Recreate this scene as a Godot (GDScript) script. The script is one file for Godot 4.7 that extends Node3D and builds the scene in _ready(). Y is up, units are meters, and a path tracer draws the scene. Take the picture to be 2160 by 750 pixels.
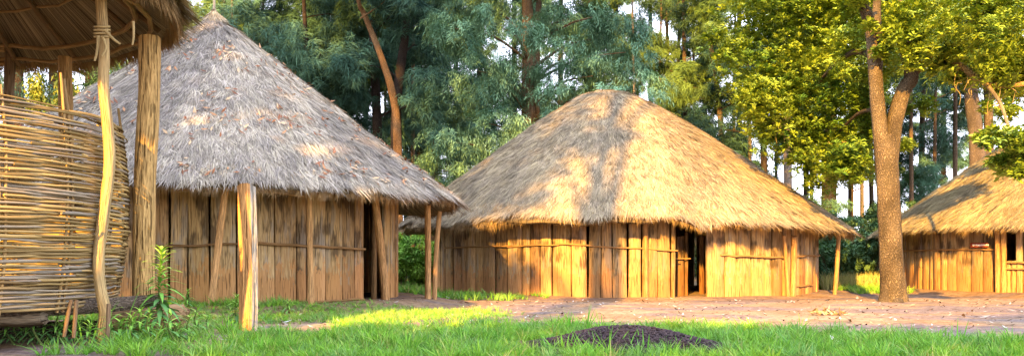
extends Node3D
# A homestead of round thatched huts at the edge of a tall wood, low evening sun from behind the viewer.

const F := 1870.0      # focal length in photograph pixels
const HY := 550.0      # row of the horizon in the photograph
const CAM_H := 0.9

var M := {}
var taken := {}
var rng := RandomNumberGenerator.new()
var n1 := FastNoiseLite.new()
var n2 := FastNoiseLite.new()

# ---------------------------------------------------------------- helpers
class MB:
	var v := PackedVector3Array()
	var n := PackedVector3Array()
	var uv := PackedVector2Array()
	var c := PackedColorArray()
	var ix := PackedInt32Array()
	func vert(p: Vector3, nn: Vector3, t := Vector2.ZERO, col := Color.WHITE) -> int:
		v.append(p); n.append(nn); uv.append(t); c.append(col)
		return v.size() - 1
	func tri(a: int, b: int, d: int) -> void:
		ix.append(a); ix.append(b); ix.append(d)
	func quad(a: int, b: int, d: int, e: int) -> void:
		tri(a, b, d); tri(a, d, e)
	# a flat face with its own corners; the normal is turned to point along out
	func face(pts: Array, out: Vector3, uvs: Array, col := Color.WHITE) -> void:
		var nn: Vector3 = (pts[1] - pts[0]).cross(pts[2] - pts[0]).normalized()
		var flip := nn.dot(out) < 0.0
		if flip:
			nn = -nn
		var k := v.size()
		for i in pts.size():
			vert(pts[i], nn, uvs[i], col)
		for i in range(1, pts.size() - 1):
			if flip:
				tri(k, k + i, k + i + 1)
			else:
				tri(k, k + i + 1, k + i)
	# smooth normals from the faces (front faces run clockwise)
	func smooth() -> void:
		for i in n.size():
			n[i] = Vector3.ZERO
		for i in range(0, ix.size(), 3):
			var f: Vector3 = (v[ix[i + 2]] - v[ix[i]]).cross(v[ix[i + 1]] - v[ix[i]])
			for k in 3:
				n[ix[i + k]] += f
		for i in n.size():
			n[i] = n[i].normalized() if n[i].length() > 0.0 else Vector3.UP
	func mesh(m: Material) -> ArrayMesh:
		var a := []
		a.resize(Mesh.ARRAY_MAX)
		a[Mesh.ARRAY_VERTEX] = v; a[Mesh.ARRAY_NORMAL] = n; a[Mesh.ARRAY_TEX_UV] = uv
		a[Mesh.ARRAY_COLOR] = c; a[Mesh.ARRAY_INDEX] = ix
		var am := ArrayMesh.new()
		am.add_surface_from_arrays(Mesh.PRIMITIVE_TRIANGLES, a)
		am.surface_set_material(0, m)
		return am

func P(px: float, py: float, z: float) -> Vector3:
	return Vector3((px - 1080.0) / F * z, CAM_H + (HY - py) / F * z, -z)

func numbered(called: String) -> String:
	if not taken.has(called):
		taken[called] = 0
		return called
	taken[called] += 1
	return "%s_%03d" % [called, taken[called]]

func tag(o: Node, label: String, category := "", group := "", kind := "") -> Node:
	if label: o.set_meta("label", label)
	if category: o.set_meta("category", category)
	if group: o.set_meta("group", group)
	if kind: o.set_meta("kind", kind)
	return o

func thing(called: String, at: Vector3, label: String, category: String, group := "") -> Node3D:
	var o := Node3D.new()
	o.name = numbered(called)
	add_child(o)
	o.position = at
	tag(o, label, category, group)
	return o

func part(called: String, mesh: Mesh, parent: Node, at := Transform3D.IDENTITY) -> MeshInstance3D:
	var o := MeshInstance3D.new()
	o.name = called
	o.mesh = mesh
	o.transform = at
	parent.add_child(o, true)
	return o

func top(called: String, mesh: Mesh, label: String, category: String, group := "", kind := "") -> MeshInstance3D:
	var o := MeshInstance3D.new()
	o.name = numbered(called)
	o.mesh = mesh
	add_child(o)
	tag(o, label, category, group, kind)
	return o

func multi(called: String, mesh: Mesh, xf: Array, cols: Array, parent: Node) -> MultiMeshInstance3D:
	var mm := MultiMesh.new()
	mm.transform_format = MultiMesh.TRANSFORM_3D
	mm.use_colors = true
	mm.mesh = mesh
	mm.instance_count = xf.size()
	for i in xf.size():
		mm.set_instance_transform(i, xf[i])
		mm.set_instance_color(i, cols[i])
	var o := MultiMeshInstance3D.new()
	o.name = called if parent != self else numbered(called)
	o.multimesh = mm
	parent.add_child(o, true)
	return o

func rr(a: float, b: float) -> float:
	return rng.randf_range(a, b)

func mixc(a: Color, b: Color, t: float) -> Color:
	return a.lerp(b, t)

func sm(a: float, b: float, x: float) -> float:
	return smoothstep(a, b, x)

# a tube along pts with radius per point; prof = radius factor per side (split or gnarled wood)
func tube(mb: MB, pts: Array, rad: Array, sides := 8, col := Color.WHITE, prof := [], caps := true, vlen := 0.0, uoff := 0.0) -> void:
	var k0 := mb.v.size()
	var cnt := pts.size()
	var t0: Vector3 = (pts[1] - pts[0]).normalized()
	var ref := Vector3.UP if absf(t0.y) < 0.9 else Vector3.RIGHT
	var nx := t0.cross(ref).normalized()
	var along := vlen
	for i in cnt:
		var t: Vector3 = ((pts[mini(i + 1, cnt - 1)] as Vector3) - (pts[maxi(i - 1, 0)] as Vector3)).normalized()
		nx = (nx - t * nx.dot(t)).normalized()
		var ny := t.cross(nx)
		if i > 0:
			along += (pts[i] as Vector3).distance_to(pts[i - 1])
		for s in sides + 1:
			var a := TAU * s / sides
			var f: float = prof[s % sides] if prof.size() > 0 else 1.0
			var d := nx * cos(a) + ny * sin(a)
			mb.vert(pts[i] + d * (rad[i] * f), d, Vector2(uoff + float(s) / sides, along), col)
	for i in cnt - 1:
		for s in sides:
			var a := k0 + i * (sides + 1) + s
			var b := a + sides + 1
			mb.quad(a, b, b + 1, a + 1)
	if caps:
		for e in 2:
			var i: int = 0 if e == 0 else cnt - 1
			var t: Vector3 = (pts[0] - pts[1]).normalized() if e == 0 else (pts[cnt - 1] - pts[cnt - 2]).normalized()
			var mid := mb.vert(pts[i] + t * rad[i] * 0.08, t, Vector2(uoff + 0.5, along + 0.1), col)
			var base := mb.v.size()
			for s in sides + 1:
				mb.vert(mb.v[k0 + i * (sides + 1) + s], t, Vector2(uoff + 0.5 + 0.3 * cos(TAU * s / sides), 0.13 * sin(TAU * s / sides)), col)
			for s in sides:
				if e == 0:
					mb.tri(mid, base + s, base + s + 1)
				else:
					mb.tri(mid, base + s + 1, base + s)

# smooth path through points
func spline(p: Array, steps := 4) -> Array:
	var out := []
	for i in p.size() - 1:
		var a: Vector3 = p[maxi(i - 1, 0)]
		var b: Vector3 = p[i]
		var c: Vector3 = p[i + 1]
		var d: Vector3 = p[mini(i + 2, p.size() - 1)]
		for s in steps:
			out.append(b.cubic_interpolate(c, a, d, float(s) / steps))
	out.append(p[p.size() - 1])
	return out

func radii(r0: float, r1: float, n: int, wob := 0.0) -> Array:
	var o := []
	for i in n:
		o.append(lerpf(r0, r1, float(i) / maxi(1, n - 1)) * (1.0 + rr(-wob, wob)))
	return o

# ---------------------------------------------------------------- textures and materials
func img_tex(w: int, h: int, fn: Callable) -> ImageTexture:
	var im := Image.create(w, h, false, Image.FORMAT_RGB8)
	for y in h:
		for x in w:
			var c: Color = fn.call(x, y)
			im.set_pixel(x, y, c.linear_to_srgb())
	return ImageTexture.create_from_image(im)

func bump_tex(w: int, h: int, fn: Callable, strength: float) -> ImageTexture:
	var im := Image.create(w, h, false, Image.FORMAT_RGB8)
	for y in h:
		for x in w:
			var g: float = fn.call(x, y)
			im.set_pixel(x, y, Color(g, g, g))
	im.bump_map_to_normal_map(strength)
	return ImageTexture.create_from_image(im)

func mat(called: String, rough: float, tex: Texture2D = null, col := Color.WHITE, vc := true) -> StandardMaterial3D:
	var m := StandardMaterial3D.new()
	m.resource_name = called
	m.albedo_color = col.linear_to_srgb()
	m.roughness = rough
	m.metallic_specular = 0.18
	m.vertex_color_use_as_albedo = vc
	if tex: m.albedo_texture = tex
	M[called] = m
	return m

# noise that wraps in x over w pixels
func wrapn(nz: FastNoiseLite, x: float, w: float, y: float, fx: float, fy: float) -> float:
	var a := TAU * x / w
	var r := w / TAU * fx
	return nz.get_noise_3d(cos(a) * r, sin(a) * r, y * fy)

# the same, wrapping in y over h pixels too
func wrap2(nz: FastNoiseLite, x: float, w: float, y: float, h: float, fx: float, fy: float) -> float:
	var t := y / h
	var k := sqrt(t * t + (1.0 - t) * (1.0 - t))
	return (wrapn(nz, x, w, y, fx, fy) * (1.0 - t) + wrapn(nz, x, w, y - h, fx, fy) * t) / k

func make_materials() -> void:
	n1.seed = 11; n1.frequency = 1.0; n1.fractal_octaves = 4
	n2.seed = 23; n2.frequency = 1.0; n2.fractal_octaves = 2
	# split planks: grain along v, mud splashed up from the ground, soot and weather stains with ragged outlines
	var plank := func(x: int, y: int) -> Color:
		var h := 1.0 - y / 384.0
		var g := wrapn(n1, x, 1024, y, 0.16, 0.012)
		var f := wrapn(n2, x, 1024, y, 0.5, 0.03)
		var c := mixc(Color(0.32, 0.195, 0.085), Color(0.54, 0.37, 0.18), clampf(0.5 + g * 0.9 + f * 0.35, 0, 1))
		var soot := wrapn(n1, x + 90, 1024, y, 0.009, 0.006) + 0.3 * wrapn(n2, x, 1024, y, 0.12, 0.02)
		c = mixc(c, Color(0.075, 0.05, 0.032), sm(-0.03, 0.36, soot) * 0.78)
		var grey := wrapn(n2, x + 300, 1024, y + 500, 0.03, 0.006) + 0.3 * f
		c = mixc(c, Color(0.30, 0.25, 0.19), sm(0.15, 0.4, grey) * 0.6)
		var mud := 0.30 + 0.2 * wrapn(n1, x + 40, 1024, y, 0.02, 0.012) + 0.10 * wrapn(n2, x, 1024, y, 0.12, 0.05)
		c = mixc(c, Color(0.46, 0.235, 0.09), sm(-0.02, 0.03, mud - h) * 0.85)
		var crack := wrapn(n2, x + 700, 1024, y, 0.33, 0.008)
		c *= 1.0 - 0.65 * sm(0.28, 0.40, crack)
		c.a = 1.0
		return c
	M["plank_tex"] = img_tex(1024, 384, plank)
	var wood := func(x: int, y: int) -> Color:
		var g := wrap2(n1, x, 128, y, 512, 0.22, 0.006)
		var f := wrap2(n2, x, 128, y, 512, 0.6, 0.02)
		var v := clampf(0.72 + g * 0.5 + f * 0.2, 0.15, 1.0)
		var k := wrap2(n2, x + 37, 128, y, 512, 0.24, 0.004)
		v *= 1.0 - 0.6 * sm(0.36, 0.46, k)
		return Color(v, v * 0.97, v * 0.92)
	M["wood_tex"] = img_tex(128, 512, wood)
	var woodh := func(x: int, y: int) -> float:
		var g := wrap2(n1, x, 128, y, 512, 0.22, 0.006)
		var k := wrap2(n2, x + 37, 128, y, 512, 0.24, 0.004)
		return clampf(0.5 + g * 0.5 - 0.5 * sm(0.36, 0.46, k), 0, 1)
	M["wood_nrm"] = bump_tex(128, 512, woodh, 5.0)
	var bark := func(x: int, y: int) -> Color:
		var g := absf(wrap2(n1, x, 128, y, 256, 0.12, 0.035))
		var f := wrap2(n2, x, 128, y, 256, 0.5, 0.3)
		var v := clampf(0.35 + g * 1.9 + f * 0.25, 0.1, 1.0)
		return Color(v, v * 0.98, v * 0.95)
	M["bark_tex"] = img_tex(128, 256, bark)
	var barkh := func(x: int, y: int) -> float:
		return clampf(absf(wrap2(n1, x, 128, y, 256, 0.12, 0.035)) * 2.2, 0, 1)
	M["bark_nrm"] = bump_tex(128, 256, barkh, 8.0)
	var blotch := func(x: int, y: int) -> Color:
		var g := wrapn(n1, x, 256, y, 0.03, 0.03)
		var f := wrapn(n2, x, 256, y, 0.4, 0.4)
		var v := clampf(0.75 + g * 0.5 + f * 0.35, 0.25, 1.0)
		return Color(v, v, v)
	M["soil_tex"] = img_tex(256, 256, blotch)
	var thatch := func(x: int, y: int) -> Color:
		var g := wrapn(n1, x, 512, y, 0.35, 0.03)
		var f := wrapn(n2, x, 512, y, 0.03, 0.03)
		var v := clampf(0.5 + g * 1.1 + f * 0.25, 0.1, 1.0)
		return Color(v, v * 0.95, v * 0.85)
	M["thatch_tex"] = img_tex(512, 256, thatch)

	mat("plank", 0.85, M.plank_tex)
	var m := mat("pole", 0.8, M.wood_tex)
	m.normal_enabled = true; m.normal_texture = M.wood_nrm; m.normal_scale = 0.8
	m = mat("split_post", 0.85, M.wood_tex)
	m.normal_enabled = true; m.normal_texture = M.wood_nrm; m.normal_scale = 1.4
	m = mat("bark", 0.9, M.bark_tex)
	m.normal_enabled = true; m.normal_texture = M.bark_nrm; m.normal_scale = 1.2
	mat("thatch_base", 0.95, M.thatch_tex)
	mat("straw", 0.8)
	mat("withy", 0.65, M.wood_tex)
	m = mat("soil", 0.95, M.soil_tex)
	m.uv1_triplanar = true; m.uv1_world_triplanar = true; m.uv1_scale = Vector3(0.9, 0.9, 0.9)
	m.heightmap_enabled = true; m.heightmap_texture = M.soil_tex; m.heightmap_scale = 2.0
	m = mat("mound_soil", 1.0, M.soil_tex)
	m.uv1_triplanar = true; m.uv1_world_triplanar = true; m.uv1_scale = Vector3(2.5, 2.5, 2.5)
	for k in ["leaf", "grass_blade", "broad_leaf", "weed_leaf"]:
		m = mat(k, 0.55 if k != "broad_leaf" else 0.42)
		m.cull_mode = BaseMaterial3D.CULL_DISABLED
		m.backlight_enabled = true
	M.leaf.backlight = Color(0.06, 0.10, 0.04).linear_to_srgb()
	M.grass_blade.backlight = Color(0.10, 0.22, 0.03).linear_to_srgb()
	M.broad_leaf.backlight = Color(0.10, 0.12, 0.01).linear_to_srgb()
	M.weed_leaf.backlight = Color(0.07, 0.18, 0.03).linear_to_srgb()
	m = mat("dry_leaf", 0.8)
	m.cull_mode = BaseMaterial3D.CULL_DISABLED
	mat("sign_board", 0.5, null, Color(0.26, 0.055, 0.025), false)
	mat("sign_paint", 0.5, null, Color(0.8, 0.8, 0.78), false)

# ---------------------------------------------------------------- ground
const LEFT_C := Vector3(-6.38, 0, -18.95)
const MID_C := Vector3(3.25, 0, -26.4)
const RIGHT_C := Vector3(18.4, 0, -25.55)
const GRAN_C := Vector3(-6.54, 0, -8.84)
const MOUND_C := Vector3(1.19, 0, -9.25)

func gh(x: float, z: float) -> float:
	var p := Vector2(x, z)
	var d := p.distance_to(Vector2(LEFT_C.x, LEFT_C.z))
	var h := 0.14 * (1.0 - sm(4.35, 5.5, d))
	d = p.distance_to(Vector2(GRAN_C.x, GRAN_C.z))
	h += 0.10 * (1.0 - sm(3.0, 4.4, d))
	d = p.distance_to(Vector2(RIGHT_C.x, RIGHT_C.z))
	h += 0.10 * (1.0 - sm(6.7, 7.6, d))
	d = p.distance_to(Vector2(MID_C.x, MID_C.z))
	h += 0.05 * (1.0 - sm(5.6, 6.3, d))
	h += 0.035 * n1.get_noise_2d(x * 0.35, z * 0.35) + 0.012 * n1.get_noise_2d(x * 2.0, z * 2.0)
	return h

func on_ground(x: float, z: float) -> Vector3:
	return Vector3(x, gh(x, z), z)

# amount of grass cover at a place, 0..1
func grass_at(x: float, z: float) -> float:
	var dep := -z
	var w := 0.9 * n1.get_noise_2d(x * 0.4 + 50, z * 0.4) + 0.5 * n2.get_noise_2d(x * 1.5, z * 1.5)
	var px := 1080.0 + x / maxf(dep, 1.0) * F
	var g := 0.0
	# strip nearest the viewer
	var edge := 12.6
	edge = lerpf(12.9, 12.1, sm(700, 1300, px))
	if px > 1300.0: edge = lerpf(12.1, 9.7, sm(1400, 2250, px))
	if px < 700.0: edge = 11.0
	g = 1.0 - sm(edge - 0.7, edge + 0.3, dep + w)
	# second strip in front of the left hut
	if px < 1150.0:
		var dl := Vector2(x - LEFT_C.x, z - LEFT_C.z).length()
		var far := sm(12.6, 13.3, dep + w * 0.8) * (1.0 - sm(15.6, 16.8, dep + w * 0.7))
		far *= 1.0 - sm(900, 1120, px + w * 60.0)
		far *= sm(4.35, 4.75, dl + w * 0.5) if px > 640.0 else 1.0
		g = maxf(g, far * 0.95)
		if px > 380.0 and px < 1000.0:
			var bare := sm(0.0, 0.5, n1.get_noise_2d(x * 0.7 + 9, z * 1.4 + 40) + 0.25)
			g = g * (1.0 - bare * sm(11.2, 11.6, dep) * (1.0 - sm(12.8, 13.4, dep)) * 0.85)
	# behind and between the huts
	if dep > 19.0:
		var dm := Vector2(x - MID_C.x, z - MID_C.z).length()
		if px < 1080.0 and dep > 20.0:
			g = maxf(g, sm(6.1, 6.4, dm + 0.3 * w) * sm(20.0, 21.0, dep + w) * 0.8)
		if dep > 27.0:
			g = maxf(g, 0.9 * sm(27.0, 28.5, dep + w))
		if px > 1100.0 and dm > 5.7 and px < 1800.0:
			pass
	if x < -2.9 and dep < 11.0: g *= 0.22 if dep > 8.95 else 0.6
	if Vector2(x - GRAN_C.x, z - GRAN_C.z).length() < 2.75: g = 0.0
	g *= 0.5 + 0.5 * sm(-0.25, 0.15, n1.get_noise_2d(x * 1.1 + 77, z * 1.6))
	# the mound
	var dmo := Vector2((x - MOUND_C.x) / 1.06, (z - MOUND_C.z) / 1.0).length()
	g *= sm(0.85, 1.15, dmo + 0.15 * w)
	return clampf(g, 0, 1)

func build_ground() -> void:
	var xs := []
	var zs := []
	var x := -420.0
	while x < 420.0:
		xs.append(x)
		x += 0.16 if absf(x) < 16.0 else (1.0 if absf(x) < 40.0 else 20.0)
	var z := -500.0
	while z < 160.0:
		zs.append(z)
		z += 0.16 if z > -24.0 and z < -6.0 else (0.5 if z > -45.0 and z < 4.0 else (2.0 if z > -70 and z < 30 else 20.0))
	var mb := MB.new()
	var w: int = xs.size()
	for zz in zs:
		for xx in xs:
			var far: bool = absf(xx) > 45.0 or zz < -75.0 or zz > 30.0
			var y := 0.0 if far else gh(xx, zz)
			var c := Color(0.30, 0.20, 0.11)
			if not far:
				var a := n1.get_noise_2d(xx * 0.5, zz * 0.8)
				var b := n2.get_noise_2d(xx * 3.0 + 7, zz * 3.0)
				c = mixc(Color(0.30, 0.185, 0.10), Color(0.41, 0.27, 0.155), clampf(0.5 + a * 1.4 + b * 0.3, 0, 1))
				var ash := sm(0.02, 0.25, n1.get_noise_2d(xx * 0.28 + 31, zz * 0.6 - 12) + 0.15 * b + 0.22 * sm(5.0, 8.0, xx) * sm(-19.0, -16.0, zz))
				c = mixc(c, Color(0.20, 0.155, 0.145), ash * 0.75)
				var g := grass_at(xx, zz)
				c = mixc(c, Color(0.17, 0.15, 0.06), g * 0.7)
			mb.vert(Vector3(xx, y, zz), Vector3.UP, Vector2(xx, zz), c)
	for j in zs.size() - 1:
		for i in w - 1:
			var a := j * w + i
			mb.quad(a, a + 1, a + w + 1, a + w)
	mb.smooth()
	top("ground", mb.mesh(M.soil), "red brown trodden earth around the huts", "", "", "structure")

# ---------------------------------------------------------------- small meshes
func blade(mb: MB, base: Vector3, dir: Vector3, side: Vector3, length: float, width: float, bend: Vector3, segs: int, col: Color) -> void:
	var k := mb.v.size()
	var nn := side.cross(dir).normalized()
	for i in segs + 1:
		var t := float(i) / segs
		var p := base + dir * (length * t) + bend * (t * t)
		var w := width * 0.5 * (1.0 - t * t)
		if i == segs:
			mb.vert(p, nn, Vector2(0.5, t), col)
		else:
			mb.vert(p - side * w, nn, Vector2(0, t), col)
			mb.vert(p + side * w, nn, Vector2(1, t), col)
	for i in segs:
		var a := k + i * 2
		if i == segs - 1:
			mb.tri(a, a + 2, a + 1)
		else:
			mb.quad(a, a + 2, a + 3, a + 1)

# leaf: folded lance or obovate shape
func leaf(mb: MB, base: Vector3, dir: Vector3, up: Vector3, length: float, width: float, widest: float, droop: float, col: Color) -> void:
	var side := dir.cross(up).normalized()
	var nn := side.cross(dir).normalized()
	var k := mb.v.size()
	var m := base + dir * length * widest + nn * (length * 0.06)
	var tip := base + dir * length - Vector3.UP * droop * length
	mb.vert(base, nn, Vector2(0.5, 0), col)
	mb.vert(m - side * width * 0.5, (nn - side * 0.35).normalized(), Vector2(0, widest), col)
	mb.vert(m - nn * (width * 0.18), nn, Vector2(0.5, widest), col)
	mb.vert(m + side * width * 0.5, (nn + side * 0.35).normalized(), Vector2(1, widest), col)
	mb.vert(tip, nn, Vector2(0.5, 1), col)
	mb.tri(k, k + 1, k + 2); mb.tri(k, k + 2, k + 3); mb.tri(k + 1, k + 4, k + 2); mb.tri(k + 2, k + 4, k + 3)

func rdir() -> Vector3:
	var y := rr(-1, 1)
	var a := rr(0, TAU)
	var r := sqrt(1.0 - y * y)
	return Vector3(cos(a) * r, y, sin(a) * r)

func grey(lo: float, hi: float) -> Color:
	var g := rr(lo, hi)
	return Color(g, g * rr(0.97, 1.03), g * rr(0.9, 1.05))

var SPRAY := {}
func make_sprays() -> void:
	# drooping twig with narrow leaves
	for v in 3:
		var mb := MB.new()
		for i in 17:
			var t := i / 16.0
			var p := Vector3(0, -0.30 * t * t, 0.46 * t) + Vector3(rr(-.05, .05), rr(-.04, .04), 0)
			var d := Vector3(rr(-0.9, 0.9), rr(-0.75, 0.25), rr(0.2, 0.8)).normalized()
			leaf(mb, p, d, (Vector3.UP + rdir() * 0.5).normalized(), rr(0.13, 0.21), rr(0.020, 0.032), 0.4, rr(0.1, 0.35), grey(0.7, 1.15))
		SPRAY["willow%d" % v] = mb.mesh(M.leaf)
	# feathery clump of very fine foliage
	for v in 3:
		var mb := MB.new()
		for i in 26:
			var p := rdir() * rr(0.02, 0.22)
			p.y *= 0.6
			var d := (rdir() * Vector3(1, 0.5, 1) + Vector3(0, -0.35, 0.2)).normalized()
			blade(mb, p, d, d.cross(rdir()).normalized(), rr(0.18, 0.38), rr(0.018, 0.03), Vector3(0, -0.08, 0), 2, grey(0.65, 1.15))
		SPRAY["fine%d" % v] = mb.mesh(M.leaf)
	# rosette of spoon-shaped leaves at a twig end
	for v in 3:
		var mb := MB.new()
		for i in 11:
			var a := i * 2.4 + rr(-.2, .2)
			var d := Vector3(cos(a), rr(-0.15, 0.75), sin(a)).normalized()
			leaf(mb, Vector3(0, rr(-0.05, 0.04), 0), d, (Vector3.UP + rdir() * 0.3).normalized(), rr(0.10, 0.17), rr(0.042, 0.062), 0.66, rr(0.0, 0.25), grey(0.75, 1.15))
		SPRAY["broad%d" % v] = mb.mesh(M.broad_leaf)
	# shrub sprig
	for v in 2:
		var mb := MB.new()
		for i in 12:
			var p := Vector3(rr(-.12, .12), rr(-.08, .14), rr(-.12, .12))
			var d := (rdir() + Vector3(0, -0.1, 0)).normalized()
			leaf(mb, p, d, (Vector3.UP + rdir() * 0.6).normalized(), rr(0.08, 0.13), rr(0.04, 0.065), 0.42, rr(0.0, 0.3), grey(0.7, 1.2))
		SPRAY["shrub%d" % v] = mb.mesh(M.weed_leaf)
	# straw tufts: laid along +y (down the slope), z is outward
	for v in 4:
		var mb := MB.new()
		for i in 10:
			var d := Vector3(rr(-0.35, 0.35), 1.0, rr(-0.02, 0.10)).normalized()
			var s := Vector3(1, rr(-0.2, 0.2), rr(-0.5, 0.5)).normalized()
			blade(mb, Vector3(rr(-0.09, 0.09), rr(-0.1, 0.05), rr(-0.005, 0.012)), d, s, rr(0.18, 0.46), rr(0.009, 0.021), Vector3(rr(-.03, .03), 0, rr(-0.03, 0.02)), 2, grey(0.38, 1.4))
		SPRAY["straw%d" % v] = mb.mesh(M.straw)
	# grass tufts
	for v in 4:
		var mb := MB.new()
		for i in 9:
			var a := rr(0, TAU)
			var o := Vector3(cos(a), 0, sin(a))
			var d := (Vector3.UP + o * rr(0.1, 0.9)).normalized()
			var s := o.cross(Vector3.UP).rotated(Vector3.UP, rr(-0.6, 0.6)).normalized()
			blade(mb, o * rr(0.0, 0.05), d, s, rr(0.07, 0.22), rr(0.009, 0.016), o * rr(0.01, 0.12) - Vector3.UP * rr(0.0, 0.05), 3, grey(0.7, 1.25))
		SPRAY["grass%d" % v] = mb.mesh(M.grass_blade)
	# curled dry leaf
	for v in 3:
		var mb := MB.new()
		leaf(mb, Vector3(-0.05, 0.006, 0), Vector3(1, 0.05, 0).normalized(), Vector3.UP, 0.13, 0.03 + 0.012 * v, 0.5, -0.12 - 0.1 * v, Color.WHITE)
		SPRAY["dry%d" % v] = mb.mesh(M.dry_leaf)

# ---------------------------------------------------------------- huts
# azimuth (0 = towards the viewer, + = right) where the ray through column px meets the circle of radius r about c
func az_at(px: float, c: Vector3, r: float, far := false) -> float:
	var d := Vector2((px - 1080.0) / F, -1.0).normalized()
	var o := Vector2(-c.x, -c.z)
	var b := d.dot(o)
	var q := b * b - (o.length_squared() - r * r)
	var t := -b - sqrt(maxf(q, 0.0)) * (-1.0 if far else 1.0)
	var p := o + d * t
	return atan2(p.x, p.y)

func ring(c: Vector3, r: float, az: float, y: float) -> Vector3:
	return Vector3(c.x + r * sin(az), y, c.z + r * cos(az))

func board_mesh(w: float, h: float, th: float, u0: float, col: Color, top_cut: float) -> ArrayMesh:
	var mb := MB.new()
	var rows := 4
	var cols := 4
	var bulge := rr(-0.004, 0.03)
	var lj := []
	var rj := []
	for j in rows + 1:
		lj.append(rr(-0.012, 0.012)); rj.append(rr(-0.012, 0.012))
	var g := []
	for j in rows + 1:
		var row := []
		for i in cols + 1:
			var t := float(i) / cols
			var xx := lerpf(-w * 0.5 + lj[j], w * 0.5 + rj[j], t)
			var yy := h * j / rows + (top_cut * (t - 0.5) if j == rows else 0.0)
			var zz := th * 0.5 + bulge * (1.0 - pow(2.0 * t - 1.0, 2)) + rr(-0.004, 0.004)
			if i == 0 or i == cols: zz -= 0.012
			row.append(Vector3(xx, yy, zz))
		g.append(row)
	var k := mb.v.size()
	for j in rows + 1:
		for i in cols + 1:
			mb.vert(g[j][i], Vector3.BACK, Vector2((u0 + g[j][i].x) / 5.0, 1.0 - clampf(g[j][i].y / 2.3, 0.003, 0.997)), col)
	for j in rows:
		for i in cols:
			var a := k + j * (cols + 1) + i
			mb.quad(a, a + cols + 1, a + cols + 2, a + 1)
	mb.smooth()
	var uvq := func(p: Vector3) -> Vector2: return Vector2((u0 + p.x + p.z) / 5.0, 1.0 - clampf(p.y / 2.3, 0.003, 0.997))
	for s in 2:
		var i: int = 0 if s == 0 else cols
		for j in rows:
			var a: Vector3 = g[j][i]
			var b: Vector3 = g[j + 1][i]
			var a2 := Vector3(a.x, a.y, -th * 0.5)
			var b2 := Vector3(b.x, b.y, -th * 0.5)
			mb.face([a, b, b2, a2], Vector3(-1 if s == 0 else 1, 0, 0), [uvq.call(a), uvq.call(b), uvq.call(b2), uvq.call(a2)], col)
	var q := [Vector3(-w * 0.5, 0, -th * 0.5), Vector3(-w * 0.5, h, -th * 0.5), Vector3(w * 0.5, h, -th * 0.5), Vector3(w * 0.5, 0, -th * 0.5)]
	mb.face(q, Vector3.FORWARD, q.map(uvq), col)
	var tq := [g[rows][0], g[rows][cols], Vector3(w * 0.5, h + top_cut * .5, -th * 0.5), Vector3(-w * 0.5, h - top_cut * .5, -th * 0.5)]
	mb.face(tq, Vector3.UP, tq.map(uvq), col)
	return mb.mesh(M.plank)

# roof: dictionary with c, re (eave radius), ye (callable az -> eave height), ya (virtual apex), k (rounding), lean
func roof_point(H: Dictionary, az: float, s: float, lift := 0.0) -> Vector3:
	var r: float = H.re * s * (1.0 + 0.012 * n1.get_noise_2d(az * 3.0, H.seed))
	var ye: float = H.ye.call(az)
	var full: float = sqrt(H.re * H.re + H.k * H.k)
	var f: float = (full - sqrt(r * r + H.k * H.k)) / (full - H.k)
	f = f - float(H.get("sag", 0.0)) * sin(PI * clampf(s, 0, 1))
	var y: float = lerpf(ye, H.ya, f)
	var q := Vector2(sin(az), cos(az)) * r
	var b: float = 0.075 * n1.get_noise_2d(q.x * 0.7 + H.seed * 9.0, q.y * 0.7) + 0.03 * n1.get_noise_2d(q.x * 2.5, q.y * 2.5 + H.seed)
	var lean: Vector2 = H.get("lean", Vector2.ZERO) * (1.0 - s)
	return Vector3(H.c.x + q.x + lean.x, y + b + lift, H.c.z + q.y + lean.y)

func straw_color(H: Dictionary, p: Vector3) -> Color:
	var a := n1.get_noise_2d(p.x * 0.5 + H.seed * 5.0, p.z * 0.5 + p.y * 0.6)
	var b := n2.get_noise_2d(p.x * 2.2, p.z * 2.2 + p.y * 2.0)
	var c: Color = mixc(H.straw_a, H.straw_b, clampf(0.5 + a * 1.3 + b * 0.5, 0, 1))
	var v := rr(0.65, 1.2)
	return Color(c.r * v, c.g * v, c.b * v * rr(0.92, 1.05))

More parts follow.
